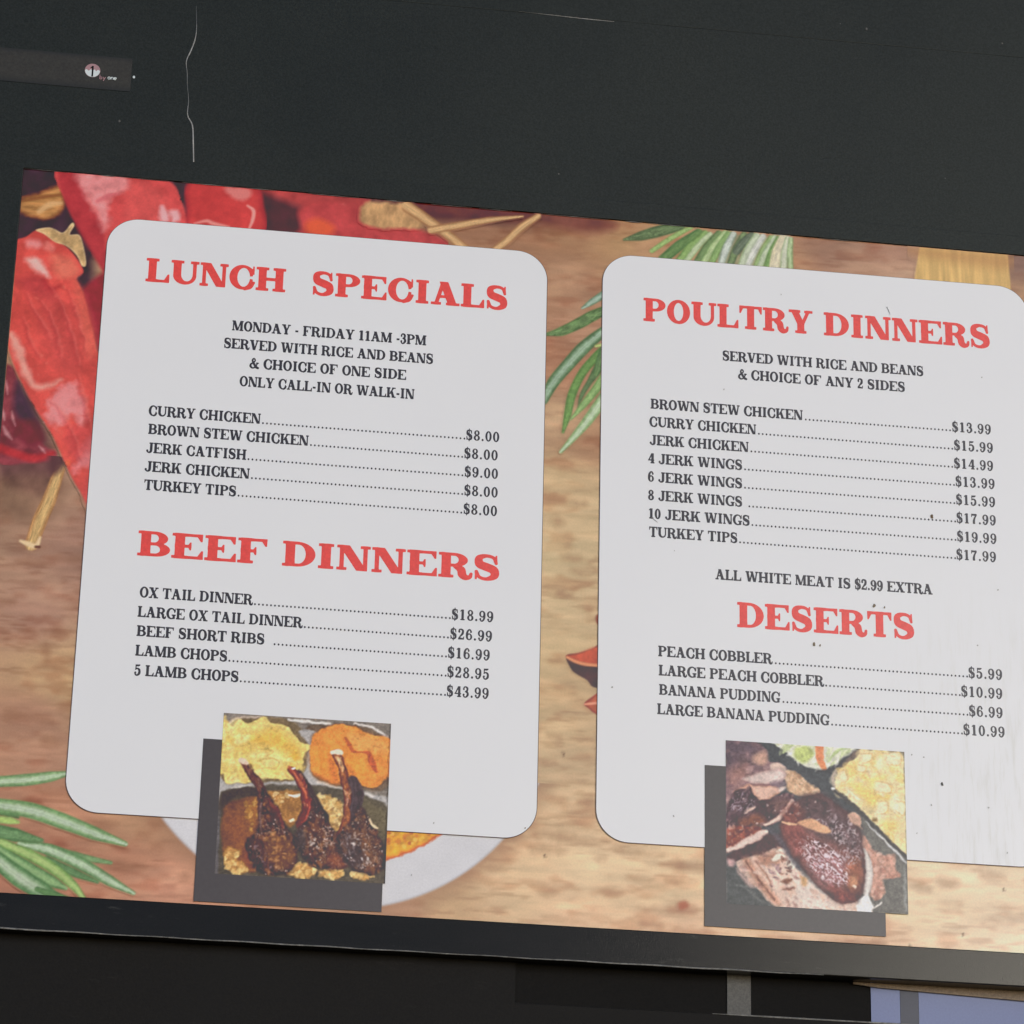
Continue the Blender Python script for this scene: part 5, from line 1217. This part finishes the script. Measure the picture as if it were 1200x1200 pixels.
flat('logo_numeral', [(lx - .9, lz - R0 * .92), (lx + 1.1, lz - R0 * .92), (lx + 1.1, lz + R0 * .66), (lx - .6, lz + R0 * .66), (lx - 2.6, lz + R0 * .42), (lx - 2.6, lz + R0 * .26), (lx - .9, lz + R0 * .40)], 0.9, M_DARK, strip)
def ring_pts(cx, cz, r, a0=0, a1=360, n=10): return [(cx + r * math.cos(math.radians(a0 + (a1 - a0) * k / n)), cz + r * 1.1 * math.sin(math.radians(a0 + (a1 - a0) * k / n))) for k in range(n + 1)]
def tiny(letter, x, z, h, m):
    r = h / 2
    if letter == 'o': ps = [ring_pts(x + r, z + r, r * .8)]
    elif letter == 'n': ps = [[(x + .2 * r, z), (x + .2 * r, z + h)], ring_pts(x + r, z + r, r * .8, 180, 0, 6) + [(x + 1.8 * r, z)]]
    elif letter == 'e': ps = [ring_pts(x + r, z + r, r * .8, 0, 315) + [], [(x + .2 * r, z + r), (x + 1.8 * r, z + r)]]
    elif letter == 'b': ps = [[(x + .2 * r, z), (x + .2 * r, z + h * 1.8)], ring_pts(x + r, z + r, r * .8)]
    else: ps = [[(x + .1 * r, z + h), (x + r, z)], [(x + 1.9 * r, z + h), (x + r, z), (x + .4 * r, z - h * .7)]]
    for p in ps: ribbon('logo_letter', p, [.55, .55], 1.15, m, strip)
tx, tz = at(116.5, 92)
for n, (ch, m) in enumerate((('b', M_PINK), ('y', M_PINK))): tiny(ch, tx + n * 4.0, tz, 3.2, m)
tx, tz = at(126.0, 92.2)
for n, ch in enumerate('one'): tiny(ch, tx + n * 3.7, tz, 3.3, M_PALE)
ex, ez = at(157, 89.5)
flat('end_dot', [(ex + 1.5 * math.cos(t), ez + 1.9 * math.sin(t)) for t in np.arange(8) * math.pi / 4], 1.6, M_PALE, wall)  # small pale dot at the strip's right end

# ------------------------------------------------------------------ the menu board
board = empty('menu_board', BASE, 'printed restaurant menu board with two white text panels in a black frame', 'menu board')
BZ = zline((0, 1087.5), (1000, 1143))               # lower edge of the frame's bottom bar
BAR = at(600, 1122, -16)[1]
slab('backing_board', [(SX0 - 6, sheet_bot(SX0) - 6), (SX1 + 6, sheet_bot(SX1) - 6), (SX1 + 6, sheet_top(SX1) + 3), (SX0 - 6, sheet_top(SX0) + 3)], 0.6, 6, M_FRAME, board)
slab('frame_bar', [(SX0 - 44, sheet_top(SX0) + 0.6), (SX1 + 44, sheet_top(SX1) + 0.6), (SX1 + 44, sheet_top(SX1) + 26), (SX0 - 44, sheet_top(SX0) + 26)], -1.6, 8, M_WALL, board, bevel=0.5)
slab('frame_bar', [(SX0 - 44, BAR), (SX0 - 0.2, BAR), (SX0 - 0.2, sheet_top(SX0) + 0.4), (SX0 - 44, sheet_top(SX0) + 0.4)], -4, 8, M_WALL, board, bevel=0.8)
slab('frame_bar', [(SX1 + 0.2, BAR), (SX1 + 44, BAR), (SX1 + 44, sheet_top(SX1) + 0.4), (SX1 + 0.2, sheet_top(SX1) + 0.4)], -4, 8, M_WALL, board, bevel=0.8)
slab('frame_bar', [(SX0 - 46, BAR), (SX1 + 46, BAR), (SX1 + 46, sheet_bot(SX1) - 0.2), (SX0 - 46, sheet_bot(SX0) - 0.2)], -16, 3.5, M_FRAME, board, 'glossy black bottom bar with a scuffed lower edge', bevel=1.2)
ribbon('worn_highlight_edge', [(x, BAR + 0.2 + .25 * math.sin(x * .07)) for x in np.linspace(SX0 - 40, 840, 60)], [.9, .8, .5, .7, .6, .5, .7, .8, .4], -16.3, M_WORN_LIT, board, 'pale worn line with painted highlight along the bottom bar')  # pale colour stands in for light caught on the worn bevel
rngp = random.Random(9)
xs = SX0 + 1
while xs < 900:                                     # bare aluminium edge of the sheet, painted over here and there
    ln_ = rngp.uniform(20, 90)
    ribbon('sheet_edge', [(xs, sheet_top(xs) - .5), (xs + ln_ / 2, sheet_top(xs + ln_ / 2) - rngp.uniform(.4, .6)), (xs + ln_, sheet_top(xs + ln_) - .5)], [.2, rngp.uniform(.3, .6), .2], -1.2, M_WORN_LIT, board)
    xs += ln_ + rngp.uniform(0, 40)

wood = paint_wood()
picture('printed_sheet', wood, 0.0, M_SHEET, board, 'print of a pale wooden table top')
paint_peppers(); paint_rosemary(); paint_plate()
SPRITES.sort(key=lambda s: s[3])
lay_down(SPRITES, wood)
for n, (name, label, c, lay) in enumerate(SPRITES):
    picture(name, c, -0.10 - 0.016 * n, M_SHEET, board, label)

# text panels
PX0, PX1, PT, PB = 0.0, 520.0, 0.0, -728.0
QX0, QX1, QT, QB = 587.0, 1107.0, 5.8, -724.8
RAD = 37.0
Y_OUT, Y_PANEL, Y_TEXT, Y_SQ, Y_PH, Y_DIRT = -1.30, -1.42, -1.56, -1.70, -1.86, -2.0
panels = []
for (x0, x1, t, b), lab in (((PX0, PX1, PT, PB), 'white rounded panel headed LUNCH SPECIALS'), ((QX0, QX1, QT, QB), 'white rounded panel headed POULTRY DINNERS')):
    flat('panel_outline', rrect(x0 - .65, b - .75, x1 + .75, t + .45, RAD + .65), Y_OUT, M_EDGE, board)
    panels.append(flat('text_panel', rrect(x0, b, x1, t, RAD), Y_PANEL, M_WHITE2 if panels else M_WHITE, board, lab))

def run_mesh(style, text, x0, x1, z, cap, track):
    g, w = layout(style, text, track)
    k = (x1 - x0) / w
    V, F = [], []
    for ch, gx in g:
        fl, tr = glyph(style, ch); o = len(V)
        V += [(x0 + (gx + u) * k, Y_TEXT, z + v * cap) for u, v in fl]
        F += [tuple(o + i for i in t) for t in tr]
    return V, F
def dots_mesh(x0, z0, x1, z1, pitch=4.55, r=1.2):
    V, F = [], []; n = max(1, int(round((x1 - x0) / pitch)))
    for i in range(n + 1):
        t = i / n; cx, cz = x0 + (x1 - x0) * t, z0 + (z1 - z0) * t + r
        o = len(V); V += [(cx + r * .92 * math.cos(a), Y_TEXT, cz + r * 1.1 * math.sin(a)) for a in np.arange(8) * math.pi / 4]
        F += [tuple(o + a for a in range(8))]
    return V, F
def join(parts):
    V, F = [], []
    for v, f in parts:
        o = len(V); V += v; F += [tuple(o + i for i in q) for q in f]
    return V, F
def text_obj(name, parts, material, panel, label):
    V, F = join(parts)
    o = mesh_obj(name, V, F, material, panel, label)
    me = o.data; bm = bmesh.new(); bm.from_mesh(me)
    for f in bm.faces:
        f.normal_update()
        if f.normal.y > 0: f.normal_flip()
    bm.to_mesh(me); bm.free()
    return o
def run_px(style, text, a, b, cap, track, fix=None):
    p, q = at(*a), at(*b); z = (p[1] + q[1]) / 2 if fix is None else fix
    return run_mesh(style, text, p[0], q[0], z, cap, track), z

def cap_mm(base, top): return at(*top)[1] - at(*base)[1]
HEADS = [(0, [('LUNCH', (170.2, 329.7), (334.0, 343.0)), ('SPECIALS', (364.5, 346.0), (594.6, 364.4))], cap_mm((170.6, 329.7), (172.5, 302.4)), 'red slab serif heading LUNCH SPECIALS'),
         (0, [('BEEF', (160.5, 651.3), (313.0, 662.0)), ('DINNERS', (330.2, 663.3), (585.2, 681.3))], cap_mm((160.5, 651.3), (162.6, 622.0)), 'red slab serif heading BEEF DINNERS'),
         (1, [('POULTRY', (753.7, 377.0), (952.2, 392.2)), ('DINNERS', (965.2, 393.4), (1160.2, 408.6))], cap_mm((753.7, 377.0), (754.7, 350.0)), 'red slab serif heading POULTRY DINNERS'),
         (1, [('DESERTS', (863.6, 735.6), (1071.6, 749.4))], cap_mm((863.6, 735.6), (864.1, 706.2)), 'red slab serif heading DESERTS')]
for pi, words, cap, lab in HEADS:
    zz = sum(at(*w[1])[1] + at(*w[2])[1] for w in words) / (2 * len(words))
    for t, a, b in words:
        text_obj('heading', [run_px('heading', t, a, b, cap, 0.045, zz)[0]], M_RED, panels[pi], 'red slab serif word ' + t + ' of the heading ' + lab.split('heading ')[1])
BODY = cap_mm((173.8, 487.5), (174.6, 475.5))
NOTES = [(0, 'MONDAY - FRIDAY 11AM -3PM', (271.7, 387.9), (499.2, 405.3)), (0, 'SERVED WITH RICE AND BEANS', (261.9, 408.2), (507.4, 427.2)), (0, '& CHOICE OF ONE SIDE', (292.0, 431.7), (475.7, 446.1)), (0, 'ONLY CALL-IN OR WALK-IN', (280.3, 452.9), (485.2, 468.6)),
         (1, 'SERVED WITH RICE AND BEANS', (846.2, 423.4), (1081.9, 441.0)), (1, '& CHOICE OF ANY 2 SIDES', (864.6, 444.8), (1060.3, 459.8)), (1, 'ALL WHITE MEAT IS $2.99 EXTRA', (838.0, 679.6), (1092.6, 697.2))]
for pi, t, a, b in NOTES:
    text_obj('note_line', [run_px('body', t, a, b, BODY, 0.035)[0]], M_BLACK, panels[pi], 'black capital line reading ' + t)
LINES = [(0, 'CURRY CHICKEN', (173.8, 487.5), (305.0, 497.4), 307.0, 544.0, '$8.00', (545.8, 515.9), (584.8, 519.0)),
         (0, 'BROWN STEW CHICKEN', (173.4, 508.7), (361.2, 523.4), 363.2, 541.4, '$8.00', (543.6, 537.4), (583.0, 540.4)),
         (0, 'JERK CATFISH', (171.0, 530.7), (288.2, 539.9), 290.0, 541.6, '$9.00', (544.0, 559.0), (583.3, 562.1)),
         (0, 'JERK CHICKEN', (169.2, 552.6), (292.1, 562.0), 294.0, 541.4, '$8.00', (543.6, 580.9), (583.0, 584.0)),
         (0, 'TURKEY TIPS', (168.5, 574.3), (276.5, 582.6), 278.4, 540.3, '$8.00', (542.7, 602.7), (582.2, 605.7)),
         (0, 'OX TAIL DINNER', (163.3, 700.2), (295.8, 709.8), 297.6, 526.9, '$18.99', (528.9, 726.4), (577.8, 729.8)),
         (0, 'LARGE OX TAIL DINNER', (161.0, 723.0), (354.0, 736.6), 356.0, 524.7, '$26.99', (527.1, 749.2), (576.3, 752.5)),
         (0, 'BEEF SHORT RIBS', (159.8, 745.6), (309.6, 756.0), 320.6, 522.4, '$16.99', (524.5, 771.4), (573.7, 774.7)),
         (0, 'LAMB CHOPS', (158.2, 768.4), (266.0, 776.2), 267.6, 522.0, '$28.95', (523.7, 793.8), (573.0, 797.1)),
         (0, '5 LAMB CHOPS', (156.8, 791.6), (279.3, 800.2), 281.0, 521.3, '$43.99', (523.0, 816.4), (572.4, 819.6)),
         (1, 'BROWN STEW CHICKEN', (762.1, 479.5), (940.4, 492.9), 943.0, 1113.0, '$13.99', (1115.4, 506.4), (1161.0, 509.8)),
         (1, 'CURRY CHICKEN', (760.6, 500.3), (885.8, 509.8), 888.0, 1115.6, '$15.99', (1117.6, 528.0), (1163.4, 531.3)),
         (1, 'JERK CHICKEN', (761.0, 521.7), (877.0, 530.4), 879.2, 1115.6, '$14.99', (1117.6, 549.2), (1163.6, 552.5)),
         (1, '4 JERK WINGS', (759.0, 543.2), (869.6, 551.5), 871.8, 1117.6, '$13.99', (1119.4, 570.4), (1165.4, 573.7)),
         (1, '6 JERK WINGS', (759.0, 564.8), (869.6, 573.0), 871.8, 1118.0, '$15.99', (1120.0, 591.7), (1166.0, 595.0)),
         (1, '8 JERK WINGS', (759.0, 586.4), (869.6, 594.5), 876.8, 1119.0, '$17.99', (1120.6, 613.2), (1166.8, 616.4)),
         (1, '10 JERK WINGS', (759.4, 608.2), (878.4, 616.6), 880.4, 1119.4, '$19.99', (1121.2, 634.8), (1167.6, 638.0)),
         (1, 'TURKEY TIPS', (760.4, 629.6), (864.0, 637.0), 866.0, 1119.0, '$17.99', (1120.4, 656.2), (1167.0, 659.3)),
         (1, 'PEACH COBBLER', (771.0, 769.4), (904.8, 778.8), 907.8, 1133.0, '$5.99', (1134.6, 794.8), (1174.2, 797.5)),
         (1, 'LARGE PEACH COBBLER', (771.6, 791.6), (965.2, 805.2), 966.8, 1124.4, '$10.99', (1126.0, 816.6), (1174.4, 819.8)),
         (1, 'BANANA PUDDING', (772.0, 814.4), (914.0, 824.2), 916.8, 1133.4, '$6.99', (1135.2, 839.6), (1174.8, 842.3)),
         (1, 'LARGE BANANA PUDDING', (769.8, 837.0), (971.6, 850.8), 973.8, 1127.0, '$10.99', (1128.6, 861.6), (1177.2, 864.8))]
for pi, t, a, b, d0, d1, price, c_, e_ in LINES:
    r1, z1 = run_px('body', t, a, b, BODY, 0.035)
    r2, z2 = run_px('price', price, c_, e_, BODY * 1.0, 0.13)
    x0, x1 = at(d0 + 1, b[1])[0], at(d1, c_[1])[0]
    text_obj('menu_line', [r1, r2, dots_mesh(x0, z1, x1, z2 + .2)], M_BLACK, panels[pi], 'black menu line reading ' + t + ' ' + price)

# photographs on their grey squares
flat('photo_backing', box(146.7, -821.2, 351.4, -635.3), Y_SQ, M_GREY, board, 'dark grey square behind the lamb chop photo')
flat('photo_backing', box(709.8, -815.5, 914.6, -628.5), Y_SQ, M_GREY2, board, 'dark grey square behind the chicken photo')
picture('food_photo', paint_chops(), Y_PH, M_SHEET, board, 'photo of three lamb chops with macaroni and mashed sweet potato', 0.05)
picture('food_photo', paint_chicken(), Y_PH, M_SHEET, board, 'photo of glazed chicken with macaroni and slaw', 0.08)
# dirt on the print
for px, py, r, m in ((1091.5, 606, 2.2, M_DIRTD), (1024, 710.5, 1.9, M_DIRT), (1036, 712.5, 1.1, M_DIRT), (953.5, 755.8, 2.0, M_DIRT), (960.5, 757.0, 1.2, M_DIRT), (1103.5, 919.5, 1.8, M_POST), (1091, 944, 1.0, M_SPECK), (1158, 947, .9, M_SPECK), (1180, 1000, 1.0, M_SPECK), (1074, 977, .8, M_SPECK),
                     (1169, 692, .9, M_SPECK), (915, 346, .8, M_SPECK), (717, 806, 1.0, M_SPECK), (789, 957, 1.0, M_SPECK), (508, 965, .9, M_SPECK), (615, 971, .9, M_DIRT), (482, 1026, .8, M_SPECK), (1145, 757, .8, M_SPECK), (1068, 885, .8, M_SPECK), (1082, 888, .8, M_SPECK), (848, 457, .9, M_SPECK), (790, 646, .7, M_SPECK),
                     (1150, 443, .8, M_SPECK), (1039, 361, .7, M_SPECK)):
    cx, cz = at(px, py)
    flat('dirt_spot', [(cx + r * math.cos(t) * (1 + .35 * math.sin(2 * t + px)), cz + r * math.sin(t) * (1.2 + .3 * math.cos(3 * t + py))) for t in np.arange(9) * .698], Y_DIRT, m, board)
ribbon('fine_scratch', pts([(1039, 361), (1041, 365), (1042.6, 369.5)]), [.15, .35, .15], Y_DIRT, M_SPECK, board)
ribbon('fine_scratch', pts([(763, 607), (767, 610), (770.5, 613)]), [.15, .35, .15], Y_DIRT, M_SPECK, board)

# ------------------------------------------------------------------ below the board: black fascia and the top of a service window
win = empty('service_window', (1.0, 0.02, Z0 - 1.25), 'dark service window top with grey post and blue panels under the menu board', 'window')
YR = 7.5                                            # how far the window sits back
def wpoly(lst, y): return [at(x, y_, y) for x, y_ in lst]
w0 = at(603, 1178, 6)[0]
SILL = sum(at(x, y, 6)[1] for x, y in ((603, 1178.5), (835, 1187.5), (1200, 1204))) / 3
slab('window_recess', box(w0 - 40, SILL - 80, RIGHT - 200, BAR + 30), 9.6, 25, M_DARK, win)
slab('window_sill', box(w0 - 12, SILL - 300, RIGHT - 200, SILL), 6, 9.4, M_FASCIA, win, bevel=1.0)
ribbon('worn_highlight_edge', [(x, SILL - .4) for x in np.linspace(at(835, 1187, 6)[0], at(1100, 1199, 6)[0], 16)], [.3, .8, .9, .7, .9, .5], 5.7, M_WORN_LIT, win)
xa_, xb_ = at(852, 1160, YR)[0], at(880, 1160, YR)[0]
slab('window_post', box(xa_, SILL - 60, xb_, BAR + 25), YR, YR + 1.9, M_POST, win, 'scuffed grey window post', bevel=0.4)
b1, b2, b3 = (at(x, 1180, YR)[0] for x in (1021, 1055, 1077))
slab('blue_panel', box(b1, SILL - 60, b2, BAR + 20), YR + .7, YR + 1.9, M_BLUE, win)
slab('blue_panel', box(b3, SILL - 60, RIGHT - 300, BAR + 20), YR + .7, YR + 1.9, M_BLUE, win)
slab('navy_stile', box(b2 + .3, SILL - 60, b3 - .3, BAR + 20), YR + .4, YR + 1.9, M_NAVY, win)
slab('head_strip', wpoly([(1000, 1151), (1000, 1153), (1030, 1157.5), (1200, 1173), (1300, 1181), (1300, 1168), (1200, 1160)], 5.0) , 5, 7.2, M_TAN, win, 'raw wooden strip under the bottom bar')
fas = slab('fascia_board', box(LEFT, SILL - 320, w0, BAR + 12), 5.4, 40, M_FASCIA, None, 'plain black fascia board below the frame of the menu board')
fas['category'] = 'fascia'
